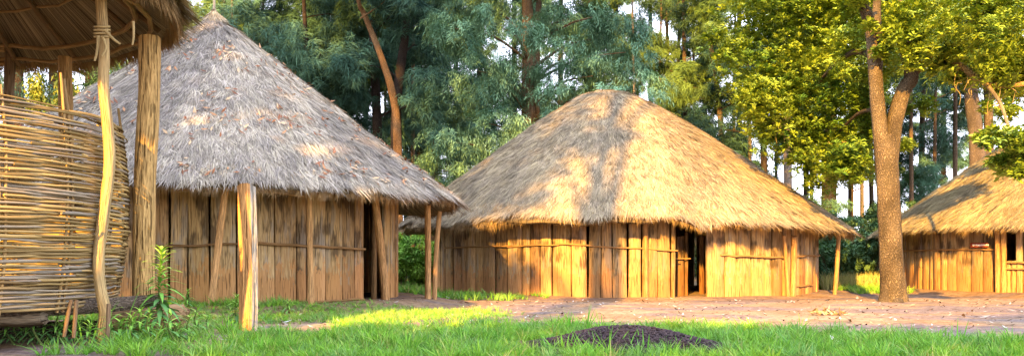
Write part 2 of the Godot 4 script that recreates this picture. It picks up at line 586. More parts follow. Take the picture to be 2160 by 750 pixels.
func build_roof(H: Dictionary, parent: Node3D) -> Node3D:
	var off: Vector3 = parent.position
	var az_n := 120
	var rad_n := 22
	var mb := MB.new()
	var th: float = H.th
	# outer skin, eave face, underside
	for j in rad_n + 5:
		for i in az_n + 1:
			var az := TAU * i / az_n
			var p: Vector3
			if j <= rad_n:
				p = roof_point(H, az, maxf(0.002, float(j) / rad_n))
			elif j == rad_n + 1:
				p = roof_point(H, az, 0.995, -th * 0.45)
			elif j == rad_n + 2:
				p = roof_point(H, az, 0.955, -th * 0.85)
			elif j == rad_n + 3:
				p = roof_point(H, az, 0.5, -th)
			else:
				p = roof_point(H, az, 0.01, -th)
			mb.vert(p - off, Vector3.UP, Vector2(az * 2.2, p.distance_to(H.c) * 0.5), mixc(H.straw_a, H.straw_b, 0.5))
	for j in rad_n + 4:
		for i in az_n:
			var a := j * (az_n + 1) + i
			mb.quad(a, a + az_n + 1, a + az_n + 2, a + 1)
	mb.smooth()
	var roof := part("roof", mb.mesh(M.thatch_base), parent)
	# straw bundles over the skin
	var xf := [[], [], [], []]
	var cs := [[], [], [], []]
	var count: int = H.straws
	for i in count:
		var s := sqrt(rr(0.0004, 1.0))
		var az := rr(-PI, PI)
		if H.has("view") and absf(wrapf(az - H.view, -PI, PI)) > 1.95:
			continue
		var p := roof_point(H, az, s)
		var p2 := roof_point(H, az, minf(s + 0.04, 1.04))
		var q := roof_point(H, az + 0.03 / maxf(s, 0.05), s)
		var dn := (p2 - p).normalized()
		var sd := (q - p).normalized()
		var nn := dn.cross(sd).normalized()
		if nn.y < 0: nn = -nn
		var tw := rr(-0.24, 0.24) * (1.0 if rng.randf() < 0.85 else 3.0)
		var yb := dn.rotated(nn, tw)
		yb = (yb + nn * rr(-0.02, 0.055)).normalized()
		var xb := yb.cross(nn).normalized()
		var zb := xb.cross(yb)
		var sc := rr(0.7, 1.25) * float(H.straw_scale)
		var k := i % 4
		xf[k].append(Transform3D(Basis(xb * sc, yb * sc, zb * sc), p + nn * rr(0.0, 0.02) - off))
		cs[k].append(straw_color(H, p))
	# ragged ends hanging at the eave
	for i in int(H.fringe):
		var az := rr(-PI, PI)
		if H.has("view") and absf(wrapf(az - H.view, -PI, PI)) > 1.95:
			continue
		var s := rr(0.955, 1.0)
		var e := rr(0.0, 1.0)
		var p := roof_point(H, az, s, -th * 0.85 * e)
		var o := Vector3(sin(az), 0, cos(az))
		var sdv := Vector3(cos(az), 0, -sin(az))
		var dn := (o * rr(0.1, 1.0) * (1.15 - e) + Vector3.DOWN * rr(0.5, 1.0) + sdv * rr(-0.35, 0.35)).normalized()
		var nn := (o - dn * o.dot(dn)).normalized()
		var xb := dn.cross(nn).normalized()
		var sc := rr(0.5, 1.0) * float(H.straw_scale) * float(H.get("fringe_scale", 0.6))
		if H.has("long"):
			sc *= H.long.call(az)
		var k := i % 4
		xf[k].append(Transform3D(Basis(xb * sc, dn * sc, nn * sc), p - dn * 0.1 - off))
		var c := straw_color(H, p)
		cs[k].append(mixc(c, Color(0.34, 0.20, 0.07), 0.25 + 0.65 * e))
	for k in 4:
		var o := multi("thatch", SPRAY["straw%d" % k], xf[k], cs[k], roof)
		o.set_meta("kind", "stuff")
	return roof

func pole(called: String, parent: Node3D, pts: Array, r0: float, r1: float, col: Color, sides := 8, material := "pole", knob := 0.06) -> MeshInstance3D:
	var mb := MB.new()
	var off: Vector3 = parent.position
	var pp := spline(pts.map(func(p): return p - off), 3)
	var prof := []
	for s in sides: prof.append(rr(0.86, 1.1) if r0 < 0.11 else rr(0.70, 1.18))
	tube(mb, pp, radii(r0, r1, pp.size(), knob), sides, col, prof, true, rr(0, 3), rr(0, 1))
	return part(called, mb.mesh(M[material]), parent)

func build_walls(H: Dictionary, hut: Node3D) -> void:
	var c: Vector3 = H.c
	var r: float = H.rw
	var az := -PI
	var base: float = H.base
	while az < PI:
		var w := rr(H.bw[0], H.bw[1])
		var da := w / r
		if az + da > PI: da = PI - az
		var a1 := az + da
		# stop at openings
		var skip := false
		for o in H.open:
			if az < o[0] and a1 > o[0] - 0.02:
				a1 = o[0]
			if az >= o[0] - 0.001 and az < o[1]:
				a1 = o[1]
				skip = true
		da = a1 - az
		w = da * r
		var mid := az + da * 0.5
		var old := az
		az = a1
		if skip or w < 0.05: continue
		var under: float = roof_point(H, mid, r / H.re).y - H.th * 1.05
		var h: float = under - base + 0.06
		var tint: Color = H.tint.call(mid)
		var v := rr(0.6, 1.18)
		tint = mixc(tint, Color(0.85, 0.85, 0.85) * tint.g, rr(0.0, 0.45))
		tint = Color(tint.r * v, tint.g * v * rr(0.95, 1.03), tint.b * v)
		var gap := rr(0.014, 0.055)
		if absf(mid - float(H.view)) > 1.75: gap = -0.02
		var m := board_mesh(w - gap, h, rr(0.05, 0.08), old * r + rr(-0.2, 0.2) + H.seed * 1.7, tint, rr(-0.03, 0.03))
		var rb := r + rr(-0.025, 0.025)
		var t := Transform3D(Basis(Vector3.UP, mid) * Basis(Vector3.RIGHT, rr(-0.012, 0.012)) * Basis(Vector3.BACK, rr(-0.008, 0.008)), ring(c, rb, mid, base - 0.05) - hut.position)
		part("board", m, hut, t)

func rail(H: Dictionary, hut: Node3D, px0: float, px1: float, py0: float, py1: float, rad: float, col: Color, wob := 0.02) -> void:
	var pts := []
	for i in 10:
		var t := i / 9.0
		var az := az_at(lerpf(px0, px1, t), H.c, H.rw + 0.08)
		var q := ring(H.c, H.rw + 0.08 + rr(0, 0.02), az, 0)
		var dep := -q.z
		q.y = CAM_H + (HY - lerpf(py0, py1, t)) / F * dep + rr(-wob, wob)
		pts.append(q)
	pole("rail", hut, pts, rad, rad * 0.8, col, 6)

func build_huts() -> void:
	var c_pole := Color(0.42, 0.24, 0.10)
	# ---- hut on the left, grey thatch
	rng.seed = 101
	var L := {"c": LEFT_C, "rw": 3.85, "re": 5.2, "ya": 6.08, "k": 0.12, "th": 0.30, "base": 0.12, "seed": 1.0, "sag": 0.012,
		"ye": func(az): return 2.18 + 0.03 * sin(az * 5.0) + 0.02 * sin(az * 11.0 + 1.0), "straws": 30000, "fringe": 9000, "straw_scale": 0.9,
		"straw_a": Color(0.30, 0.25, 0.195), "straw_b": Color(0.55, 0.455, 0.33), "bw": [0.22, 0.46], "view": 0.35}
	L["tint"] = func(_az): return Color(1.0, 0.95, 0.82)
	L["open"] = [[az_at(766, LEFT_C, 3.85), az_at(806, LEFT_C, 3.85)], [az_at(779, LEFT_C, 3.85, true) - 0.008, az_at(779, LEFT_C, 3.85, true) + 0.008]]
	var hut := thing("round_hut", Vector3(LEFT_C.x, 0.12, LEFT_C.z), "round hut of brown split planks under grey thatch strewn with fallen leaves", "hut", "round thatched huts")
	var roof := build_roof(L, hut)
	build_walls(L, hut)
	rail(L, hut, 322, 545, 521, 513, 0.026, c_pole * 0.75)
	rail(L, hut, 540, 768, 512, 525, 0.030, c_pole * 0.8, 0.006)
	rail(L, hut, 560, 768, 640, 630, 0.028, c_pole * 0.8, 0.015)
	var pz := func(px: float, py: float, r: float) -> Vector3:
		var q := ring(LEFT_C, r, az_at(px, LEFT_C, r), 0)
		q.y = CAM_H + (HY - py) / F * -q.z
		return q
	pole("eave_post", hut, [pz.call(445, 648, 4.25), pz.call(460, 520, 4.4), pz.call(479, 370, 4.75)], 0.065, 0.055, c_pole * 2.0, 8, "split_post")
	pole("eave_post", hut, [pz.call(656, 650, 4.3), pz.call(653, 520, 4.3), pz.call(651, 395, 4.55)], 0.065, 0.055, c_pole * 1.6, 8, "split_post")
	pole("door_post", hut, [pz.call(815, 652, 4.05), pz.call(805, 540, 4.15), pz.call(790, 412, 4.45)], 0.085, 0.07, c_pole * 1.5, 8, "split_post")
	pole("door_post", hut, [pz.call(788, 650, 3.7), pz.call(789, 540, 3.7), pz.call(790, 430, 3.7)], 0.06, 0.06, c_pole * 0.6, 8, "split_post")
	pole("eave_post", hut, [pz.call(903, 642, 4.62), pz.call(903, 540, 4.62), pz.call(902, 430, 4.75)], 0.065, 0.062, c_pole * 1.5, 8, "split_post")
	pole("eave_post", hut, [P(916, 632, 18.8), P(920, 530, 18.8), P(927, 445, 18.8)], 0.062, 0.058, c_pole * 1.3, 8, "split_post")
	pole("eave_pole", hut, [pz.call(370, 400, 4.9), pz.call(480, 396, 4.95), pz.call(600, 408, 4.95), pz.call(640, 414, 4.9)], 0.03, 0.025, c_pole, 6)
	var fin := pole("finial", roof, [Vector3(LEFT_C.x, 5.9, LEFT_C.z) - hut.position, Vector3(LEFT_C.x + 0.01, 7.2, LEFT_C.z) - hut.position], 0.028, 0.024, Color(0.5, 0.42, 0.3), 6)
	fin.name = "finial"
	# straw binding under the finial
	var xf := []
	var cs := []
	for i in 160:
		var a := rr(0, TAU)
		var o := Vector3(cos(a), 0, sin(a))
		var dn := (o * 0.75 + Vector3.DOWN * rr(0.7, 1.3)).normalized()
		var nn := (o - dn * o.dot(dn)).normalized()
		xf.append(Transform3D(Basis(dn.cross(nn).normalized(), dn, nn), Vector3(LEFT_C.x, 6.2, LEFT_C.z) + o * 0.05 - hut.position))
		cs.append(Color(0.42, 0.34, 0.22) * rr(0.7, 1.2))
	multi("cap", SPRAY.straw0, xf, cs, roof).set_meta("kind", "stuff")
	# fallen leaves lying on it
	xf = []; cs = []
	for i in 2600:
		var s := sqrt(rr(0.01, 0.98))
		var az := rr(-1.6, 2.2)
		var p := roof_point(L, az, s)
		if n1.get_noise_2d(az * s * 4.0, s * 5.0 + 3.0) + 0.6 * n2.get_noise_2d(az * s * 9.0, s * 12.0) + rr(-0.15, 0.15) < 0.12: continue
		var p2 := roof_point(L, az, s - 0.03)
		var nn := ((p2 - p).cross(roof_point(L, az + 0.05, s) - p)).normalized()
		if nn.y < 0: nn = -nn
		nn = (nn + rdir() * 0.45).normalized()
		var xb := nn.cross(rdir()).normalized()
		var sc := rr(0.7, 1.3)
		xf.append(Transform3D(Basis(xb * sc, nn * sc, xb.cross(nn) * sc), p + Vector3(0, 0.04, 0) + nn * 0.02))
		cs.append([Color(0.28, 0.11, 0.045), Color(0.36, 0.19, 0.09), Color(0.48, 0.32, 0.17), Color(0.20, 0.09, 0.05)][rng.randi() % 4] * rr(0.8, 1.2))
	var lv := multi("fallen_leaves", SPRAY.dry1, xf, cs, self)
	tag(lv, "curled brown fallen leaves scattered over the grey thatch roof", "leaves", "", "stuff")

	# ---- hut in the middle, the widest
	rng.seed = 202
	var Mh := {"c": MID_C, "rw": 5.5, "re": 6.45, "ya": 5.92, "k": 1.0, "th": 0.24, "base": 0.02, "seed": 2.0, "sag": -0.012, "lean": Vector2(-0.45, 0),
		"ye": func(az): return 1.98 - 0.16 * sm(-0.05, 0.2, az) - 0.10 * sm(0.4, 1.0, az) * (1.0 - sm(1.4, 2.4, az)) - 0.12 * exp(-pow((az - 0.17) / 0.07, 2)) + 0.02 * sin(az * 9.0),
		"straws": 34000, "fringe": 9000, "straw_scale": 0.95,
		"straw_a": Color(0.29, 0.225, 0.145), "straw_b": Color(0.45, 0.345, 0.205), "bw": [0.24, 0.5], "view": -0.1}
	Mh["long"] = func(az): return 1.0 + 0.9 * sm(-0.42, -0.6, az) * sm(-1.4, -1.0, az) + 0.35 * sm(0.7, 0.9, az)
	Mh["tint"] = func(_az): return Color(1.0, 0.94, 0.86)
	Mh["open"] = [[az_at(1425, MID_C, 5.5), az_at(1489, MID_C, 5.5)], [az_at(1468, MID_C, 5.5, true) - 0.011, az_at(1468, MID_C, 5.5, true) + 0.011]]
	hut = thing("round_hut", Vector3(MID_C.x, 0.02, MID_C.z), "widest round plank hut with domed straw roof and an open dark doorway", "hut", "round thatched huts")
	build_roof(Mh, hut)
	build_walls(Mh, hut)
	rail(Mh, hut, 938, 1080, 522, 518, 0.022, c_pole, 0.012)
	rail(Mh, hut, 1070, 1180, 520, 515, 0.022, c_pole, 0.012)
	rail(Mh, hut, 1172, 1430, 514, 528, 0.024, c_pole * 1.1, 0.015)
	rail(Mh, hut, 1520, 1652, 538, 543, 0.026, c_pole * 1.1, 0.012)
	rail(Mh, hut, 1678, 1742, 541, 538, 0.03, c_pole * 0.9, 0.02)
	rail(Mh, hut, 1676, 1714, 604, 601, 0.026, c_pole * 0.9, 0.01)
	var mz := func(px: float, py: float, r: float) -> Vector3:
		var q := ring(MID_C, r, az_at(px, MID_C, r), 0)
		q.y = CAM_H + (HY - py) / F * -q.z
		return q
	pole("eave_post", hut, [mz.call(1364, 634, 5.62), mz.call(1363, 560, 5.62), mz.call(1362, 466, 5.75)], 0.06, 0.055, c_pole * 1.15, 7, "split_post")
	pole("eave_post", hut, [mz.call(1664, 634, 5.7), mz.call(1660, 560, 5.72), mz.call(1655, 496, 5.85)], 0.05, 0.05, c_pole * 1.3, 7, "split_post")
	pole("eave_post", hut, [mz.call(1673, 636, 5.75), mz.call(1675, 560, 5.75), mz.call(1676, 498, 5.9)], 0.075, 0.07, c_pole * 1.3, 7, "split_post")
	pole("eave_post", hut, [P(1761, 628, 23.4), P(1766, 570, 23.4), P(1770, 495, 23.4)], 0.06, 0.055, c_pole * 1.2, 7, "split_post")
	pole("eave_pole", hut, [mz.call(1085, 470, 5.95), mz.call(1170, 467, 5.97), mz.call(1260, 468, 5.95)], 0.026, 0.02, c_pole, 6)
	# half-open door leaf inside the doorway
	for b in [[1427, 1444, 4.75], [1445, 1452, 4.7], [1476, 1486, 4.4]]:
		var a0 := az_at(b[0], MID_C, b[2])
		var a1 := az_at(b[1], MID_C, b[2])
		var w: float = (a1 - a0) * b[2]
		var o := part("door_board", board_mesh(w - 0.01, rr(1.45, 1.6), 0.04, rr(0, 5), Color(0.42, 0.36, 0.30), 0.02), hut,
			Transform3D(Basis(Vector3.UP, (a0 + a1) * 0.5 + 0.1), ring(MID_C, b[2], (a0 + a1) * 0.5, 0.03) - hut.position))
		o.name = "door_board"
	pole("door_bar", hut, [mz.call(1425, 545, 4.88), mz.call(1440, 545, 4.86), mz.call(1457, 545, 4.84)], 0.018, 0.016, c_pole, 6)

	# ---- hut on the right
	rng.seed = 303
	var R := {"c": RIGHT_C, "rw": 6.5, "re": 7.3, "ya": 6.75, "k": 0.5, "th": 0.24, "base": 0.08, "seed": 3.0, "sag": 0.0,
		"ye": func(az): return 1.80 + 0.02 * sin(az * 8.0), "straws": 34000, "fringe": 9000, "straw_scale": 0.95,
		"straw_a": Color(0.31, 0.24, 0.13), "straw_b": Color(0.46, 0.36, 0.19), "bw": [0.24, 0.5], "view": -0.9}
	R["tint"] = func(_az): return Color(1.0, 0.96, 0.88)
	R["open"] = [[az_at(2262, RIGHT_C, 6.5), az_at(2330, RIGHT_C, 6.5)]]
	var sills := [[az_at(2123, RIGHT_C, 6.5), az_at(2146, RIGHT_C, 6.5)], [az_at(2160, RIGHT_C, 6.5), az_at(2200, RIGHT_C, 6.5)]]
	R.open = sills + R.open
	hut = thing("round_hut", Vector3(RIGHT_C.x, 0.08, RIGHT_C.z), "sunlit round plank hut with golden thatch and a small red sign", "hut", "round thatched huts")
	build_roof(R, hut)
	build_walls(R, hut)
	for q in sills:
		for e in 2:
			var b0 := lerpf(q[0], q[1], 0.5 * e)
			var b1 := lerpf(q[0], q[1], 0.5 * e + 0.5)
			part("board", board_mesh((b1 - b0) * 6.5 - 0.02, 0.86, 0.05, rr(0, 5), Color(0.95, 0.9, 0.8) * rr(0.8, 1.05), 0.02), hut, Transform3D(Basis(Vector3.UP, (b0 + b1) * 0.5), ring(RIGHT_C, 6.5, (b0 + b1) * 0.5, 0.04) - hut.position))
	rail(R, hut, 1907, 1990, 528, 526, 0.024, c_pole * 1.1, 0.01)
	rail(R, hut, 1985, 2100, 526, 526, 0.026, c_pole * 1.2, 0.008)
	rail(R, hut, 2112, 2200, 553, 553, 0.028, c_pole * 1.2, 0.006)
	rail(R, hut, 2122, 2200, 566, 567, 0.026, c_pole * 1.2, 0.006)
	rail(R, hut, 1915, 2020, 609, 616, 0.02, c_pole * 0.9, 0.01)
	rail(R, hut, 2015, 2120, 616, 628, 0.02, c_pole * 0.9, 0.01)
	var rz := func(px: float, py: float, r: float) -> Vector3:
		var q := ring(RIGHT_C, r, az_at(px, RIGHT_C, r), 0)
		q.y = CAM_H + (HY - py) / F * -q.z
		return q
	pole("eave_post", hut, [rz.call(2107, 634, 6.62), rz.call(2107, 560, 6.62), rz.call(2106, 480, 6.8)], 0.075, 0.07, c_pole * 1.35, 7, "split_post")
	pole("eave_post", hut, [rz.call(2119, 634, 6.62), rz.call(2119, 560, 6.62), rz.call(2118, 480, 6.8)], 0.07, 0.065, c_pole * 1.35, 7, "split_post")
	# the sign
	var a0 := az_at(2052.5, RIGHT_C, 6.6)
	var a1 := az_at(2089.5, RIGHT_C, 6.6)
	var am := (a0 + a1) * 0.5
	var sp := ring(RIGHT_C, 6.66, am, 0)
	sp.y = CAM_H + (HY - 516.5) / F * -sp.z
	var sw := ring(RIGHT_C, 6.6, a0, 0).distance_to(ring(RIGHT_C, 6.6, a1, 0))
	var sg := thing("sign", sp, "small red brown sign plate with white lettering on the sunlit hut", "sign")
	sg.rotation.y = am
	var sb := BoxMesh.new()
	sb.size = Vector3(sw, 0.125, 0.02)
	sb.material = M.sign_board
	part("plate", sb, sg)
	# worn white letters, too small to read
	var lx := -sw * 0.36
	for wd in [0.030, 0.022, 0.034, 0.026, 0.030, 0.020, 0.034, 0.028, 0.024, 0.030]:
		var w2: float = wd * sw / 0.42
		var lb := BoxMesh.new()
		lb.size = Vector3(w2, rr(0.034, 0.046), 0.004)
		lb.material = M.sign_paint
		part("letter", lb, sg, Transform3D(Basis(), Vector3(lx + w2 * 0.5, rr(-0.003, 0.003), 0.0125)))
		lx += w2 + 0.012 * sw / 0.42

# ---------------------------------------------------------------- wicker store
func build_granary() -> void:
	rng.seed = 404
	var c := GRAN_C
	var R := 2.47
	var st := thing("wicker_store", Vector3(c.x, 0.1, c.z), "round woven wicker store raised on logs under a shaggy thatch roof", "store house")
	var off := st.position
	var rmul := func(y: float) -> float:
		return R * (0.955 + 0.045 * sin(PI * clampf((y - 0.45) / 2.0, 0, 1)) + 0.012 * clampf((y - 1.4), 0, 1))
	# stakes in pairs
	var np := 22
	var pair0 := az_at(146, c, R)
	for i in np:
		for s in 2:
			var az := pair0 + TAU * i / np + (s - 0.5) * 0.026
			var ht := 2.36 + rr(-0.04, 0.10)
			if rng.randf() < 0.25: ht += 0.2
			var pts := []
			for k in 5:
				var y := lerpf(0.42, ht, k / 4.0)
				pts.append(ring(c, rmul.call(y), az + rr(-0.004, 0.004), y))
			pole("stake", st, pts, 0.016, 0.013, Color(0.42, 0.27, 0.11) * rr(0.8, 1.2), 6)
	# woven rods, each passing in and out of the stakes
	var rows := 90
	for j in rows:
		var y0 := 0.47 + (2.33 - 0.47) * j / (rows - 1)
		var a := rr(-PI, PI)
		var left := TAU
		while left > 0.01:
			var len := minf(rr(1.5, 2.6), left + 0.12)
			var pts := []
			var rad := []
			var segs := int(len / 0.072)
			var rb := rr(0.011, 0.0165)
			var tilt := rr(-0.02, 0.02)
			for k in segs + 1:
				var az := a + len * k / segs
				var ph := (az - pair0) / TAU * np
				var inout := cos(PI * (ph + (j % 2))) * 0.022
				var y := y0 + tilt * (k / float(segs) - 0.5) * len + 0.013 * n2.get_noise_2d(az * 2.5, j * 3.3) + 0.02 * n1.get_noise_2d(az * 1.1, j * 0.07)
				pts.append(ring(c, rmul.call(y) + inout + (0.045 * sm(0.85, 1.0, k / float(segs)) if j % 3 == 0 else 0.0) + 0.006 * n2.get_noise_2d(az * 5, j * 1.7), az, y) - off)
				rad.append(rb * lerpf(1.15, 0.65, k / float(segs)))
			var mb := MB.new()
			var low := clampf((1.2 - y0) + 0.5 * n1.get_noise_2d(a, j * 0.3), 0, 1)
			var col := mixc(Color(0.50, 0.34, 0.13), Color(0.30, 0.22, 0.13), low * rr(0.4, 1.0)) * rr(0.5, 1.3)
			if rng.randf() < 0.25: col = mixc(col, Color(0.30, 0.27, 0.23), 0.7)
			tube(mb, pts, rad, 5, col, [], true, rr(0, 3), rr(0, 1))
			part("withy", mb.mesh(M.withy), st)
			a += len
			left -= len
	# floor and the poles that carry the roof
	var fl := CylinderMesh.new()
	fl.top_radius = R * 0.93; fl.bottom_radius = R * 0.93; fl.height = 0.06; fl.radial_segments = 40
	fl.material = M.bark
	part("floor", fl, st, Transform3D(Basis(), Vector3(c.x, 0.50, c.z) - off))
	pole("roof_post", st, [P(300, 742, 9.75), P(299, 620, 9.75), P(302, 380, 9.75), P(311, 200, 9.75), P(312, 78, 9.75)], 0.132, 0.128, Color(0.56, 0.35, 0.13), 9, "split_post", 0.05)
	pole("roof_post", st, [P(142, 640, 11.0), P(138, 300, 11.0), P(135, 120, 11.0)], 0.10, 0.08, Color(0.46, 0.28, 0.11), 9, "split_post", 0.06)
	pole("roof_post", st, [P(18, 640, 11.6), P(16, 250, 11.6), P(20, 110, 11.6)], 0.08, 0.07, Color(0.25, 0.17, 0.10), 8, "split_post", 0.06)
	for e in [[-2.9, 1.0], [-1.9, 1.0]]:
		var q := ring(c, R - 0.15, e[0], 0.0)
		pole("roof_post", st, [q, q + Vector3(0.03, 1.8, 0), q + Vector3(0, 3.5, 0)], 0.10, 0.08, Color(0.35, 0.23, 0.11), 8, "split_post", 0.06)
	# crooked outer prop with its binding
	var prop := [P(208, 738, 8.65), P(216, 690, 8.65), P(220, 655, 8.65), P(210, 600, 8.65), P(207, 540, 8.65), P(218, 450, 8.65), P(230, 345, 8.65), P(226, 265, 8.65), P(217, 180, 8.65), P(219, 110, 8.65), P(213, 20, 8.65), P(212, -15, 8.65)]
	var pr := pole("prop", st, prop, 0.054, 0.048, Color(0.50, 0.35, 0.16), 9, "pole", 0.05)
	for k in 4:
		var pts := []
		for i in 13:
			var a := TAU * i / 12.0
			pts.append(P(214, 56 + k * 7 + 4 * sin(a), 8.65) + Vector3(cos(a) * 0.068, 0, sin(a) * 0.068) - off)
		var mb := MB.new()
		tube(mb, pts, radii(0.012, 0.012, 13, 0.2), 5, Color(0.5, 0.36, 0.16))
		part("binding", mb.mesh(M.withy), pr)
	for e in [[[206, 75], [203, 110], [198, 128]], [[222, 66], [240, 84], [252, 92]], [[216, 80], [222, 100], [213, 118]], [[280, 45], [281, 75], [278, 95]]]:
		var pts: Array = e.map(func(q): return P(q[0], q[1], 8.56))
		var o := pole("bast_strip", st, pts, 0.016, 0.010, Color(0.5, 0.37, 0.17), 5)
		o.name = "bast_strip"
	# roof
	var G := {"c": c, "rw": R, "re": 3.03, "ya": 5.8, "k": 0.2, "th": 0.30, "seed": 4.0, "ye": func(az): return 3.70 + 0.03 * sin(az * 6.0),
		"straws": 13000, "fringe": 9000, "straw_scale": 0.9, "fringe_scale": 0.75, "straw_a": Color(0.26, 0.21, 0.15), "straw_b": Color(0.42, 0.32, 0.18)}
	var roof := build_roof(G, st)
	for i in 16:
		var az := TAU * i / 16.0 + rr(-0.08, 0.08)
		var a := roof_point(G, az, 0.06, -0.36) - off
		var b := roof_point(G, az, 0.93, -0.36) - off
		var mb := MB.new()
		var pp := spline([a, (a + b) * 0.5 + Vector3(0, rr(-0.03, 0.03), 0), b], 3)
		tube(mb, pp, radii(0.035, 0.03, pp.size(), 0.1), 6, Color(0.24, 0.155, 0.08))
		part("rafter", mb.mesh(M.pole), roof)
	for e in [[0.90, 0.028], [0.845, 0.034], [0.70, 0.02], [0.52, 0.02], [0.35, 0.02]]:
		for h in 2:
			var pts := []
			for i in 21:
				var az: float = h * PI + PI * 1.04 * i / 20.0
				pts.append(roof_point(G, az, e[0] + rr(-0.004, 0.004), -0.40 - (0.05 if h == 1 else 0.0)) - off)
			var mb := MB.new()
			tube(mb, pts, radii(e[1], e[1] * 0.8, 21, 0.08), 6, Color(0.40, 0.26, 0.12))
			part("purlin", mb.mesh(M.pole), roof)
	# logs it stands on, and those lying about
	log_thing("long dark beam log beneath the wicker wall", [P(-60, 652, 8.0), P(100, 650, 8.45), P(215, 645, 8.85), P(335, 634, 9.35)], 0.085, 0.07, Color(0.23, 0.17, 0.12), "bark", 1.0, 0.03)
	log_thing("thick short brown log with a broken splintered end", [P(232, 678, 9.4), P(290, 676, 9.45), P(345, 673, 9.5), P(386, 672, 9.55)], 0.14, 0.16, Color(0.46, 0.28, 0.14), "split_post", 1.0, 0.06)
	log_thing("weathered grey slab of log with a jagged end", [P(-70, 672, 8.3), P(-10, 672, 8.3), P(50, 674, 8.3), P(90, 672, 8.3)], 0.095, 0.06, Color(0.44, 0.36, 0.25), "split_post", 0.6, 0.08)
	log_thing("rotten dark log lying on the ground under the wicker floor", [P(-120, 715, 9.4), P(0, 712, 9.5), P(130, 708, 9.6), P(235, 704, 9.7)], 0.16, 0.15, Color(0.12, 0.085, 0.06), "bark", 1.0, 0.05)
	for e in [[[150, 632], [134, 690]], [[160, 632], [154, 692]], [[228, 640], [224, 712]]]:
		var pts := [P(e[0][0], e[0][1], 8.35), P((e[0][0] + e[1][0]) * .5 + 1, (e[0][1] + e[1][1]) * .5, 8.34), P(e[1][0], e[1][1] + 20, 8.33)]
		pole("stake", st, pts, 0.02, 0.018, Color(0.27, 0.18, 0.10), 6)

func log_thing(label: String, pts: Array, r0: float, r1: float, col: Color, material: String, squash: float, knob: float) -> void:
	var mid: Vector3 = pts[pts.size() / 2]
	var t := thing("log", Vector3(mid.x, mid.y - r0, mid.z), label, "log")
	var mb := MB.new()
	var pp := spline(pts.map(func(p): return p - t.position), 5)
	var prof := []
	for s in 14: prof.append(rr(0.82, 1.12) * (squash if s % 7 in [2, 3] else 1.0))
	tube(mb, pp, radii(r0, r1, pp.size(), knob), 14, col, prof, false, rr(0, 2), rr(0, 1))
	# broken ends
	var n := pp.size()
	for e in 2:
		var i0: int = 0 if e == 0 else (n - 1) * 15
		var ctr: Vector3 = pp[0] if e == 0 else pp[n - 1]
		var out: Vector3 = (pp[0] - pp[1]).normalized() if e == 0 else (pp[n - 1] - pp[n - 2]).normalized()
		var ins := []
		for s in 14:
			ins.append((mb.v[i0 + s] as Vector3).lerp(ctr, rr(0.25, 0.6)) + out * rr(-0.02, 0.07))
		for s in 14:
			var s2 := (s + 1) % 14
			var a: Vector3 = mb.v[i0 + s]
			var b: Vector3 = mb.v[i0 + s2]
			mb.face([a, b, ins[s2], ins[s]], out, [Vector2(s / 14.0, 0), Vector2((s + 1) / 14.0, 0), Vector2((s + 1) / 14.0, .2), Vector2(s / 14.0, .2)], col * 0.8)
			mb.face([ctr + out * 0.01, ins[s], ins[s2]], out, [Vector2(.5, 0), Vector2(.4, .2), Vector2(.6, .2)], col * 0.7)
	part("log_body", mb.mesh(M[material]), t)

# ---------------------------------------------------------------- trees
func limb(parent: Node3D, called: String, pts: Array, r0: float, r1: float, col: Color, sides := 8, material := "bark") -> void:
	var mb := MB.new()
	var off: Vector3 = parent.position
	var pp := spline(pts.map(func(p): return p - off), 4)
	var prof := []
	for s in sides: prof.append(rr(0.9, 1.1))
	tube(mb, pp, radii(r0, r1, pp.size(), 0.04), sides, col, prof, false, rr(0, 3), rr(0, 1))
	# bark pattern keeps its size on thick and thin limbs
	var k: float = maxf(1.0, roundf(r0 * TAU / 0.5))
	for i in mb.uv.size():
		mb.uv[i] = Vector2(mb.uv[i].x * k, mb.uv[i].y * 1.1)
		var q: Vector3 = mb.v[i] + off
		mb.c[i] = mb.c[i] * (1.0 + 0.8 * n1.get_noise_3d(q.x * 2.2, q.y * 1.2, q.z * 2.2))
	part(called, mb.mesh(M[material]), parent)

# leaves spread through ellipsoids: blobs = [[centre, radii, count], ...]
func crown(parent: Node3D, spray: String, variants: int, blobs: Array, ca: Color, cb: Color, scale: float, hang := 0.3, shell := 0.5, loose := 1.0) -> void:
	var xf := []
	var cs := []
	for v in variants:
		xf.append([]); cs.append([])
	var off: Vector3 = parent.position
	for b in blobs:
		var tone := rr(0, 1)
		var n: int = b[2]
		var out_c: Vector3 = b[0]
		# small clumps inside each blob, so the outline breaks up
		var clumps := []
		for i in maxi(3, n / 26):
			var d := rdir()
			clumps.append([d * pow(rr(0.0, 1.0), shell * 0.6), rr(0.16, 0.34) * loose, rr(-0.25, 0.25)])
		for i in n:
			var k: Array = clumps[i % clumps.size()]
			var q: Vector3 = (k[0] as Vector3) + rdir() * pow(rng.randf(), 0.5) * k[1]
			var p: Vector3 = out_c + q * (b[1] as Vector3)
			var o := Vector3(q.x, 0, q.z)
			var yaw := atan2(o.x, o.z) + rr(-1.0, 1.0)
			var bs := Basis(Vector3.UP, yaw) * Basis(Vector3.RIGHT, rr(-0.3, 0.9) * hang * 2.0) * Basis(Vector3.BACK, rr(-0.4, 0.4))
			var s := scale * rr(0.75, 1.3)
			var v := i % variants
			xf[v].append(Transform3D(bs.scaled(Vector3(s, s, s)), p - off))
			var c := mixc(ca, cb, clampf(tone * 0.6 + k[2] + rr(0.0, 0.5), 0, 1)) * rr(0.75, 1.25)
			c.a = 1.0
			cs[v].append(c)
	for v in variants:
		var mi := multi("crown", SPRAY["%s%d" % [spray, v]], xf[v], cs[v], parent)
		mi.set_meta("kind", "stuff")

var bark_dark := Color(0.085, 0.062, 0.047)
var bark_brown := Color(0.17, 0.115, 0.07)
var bark_grey := Color(0.30, 0.24, 0.18)

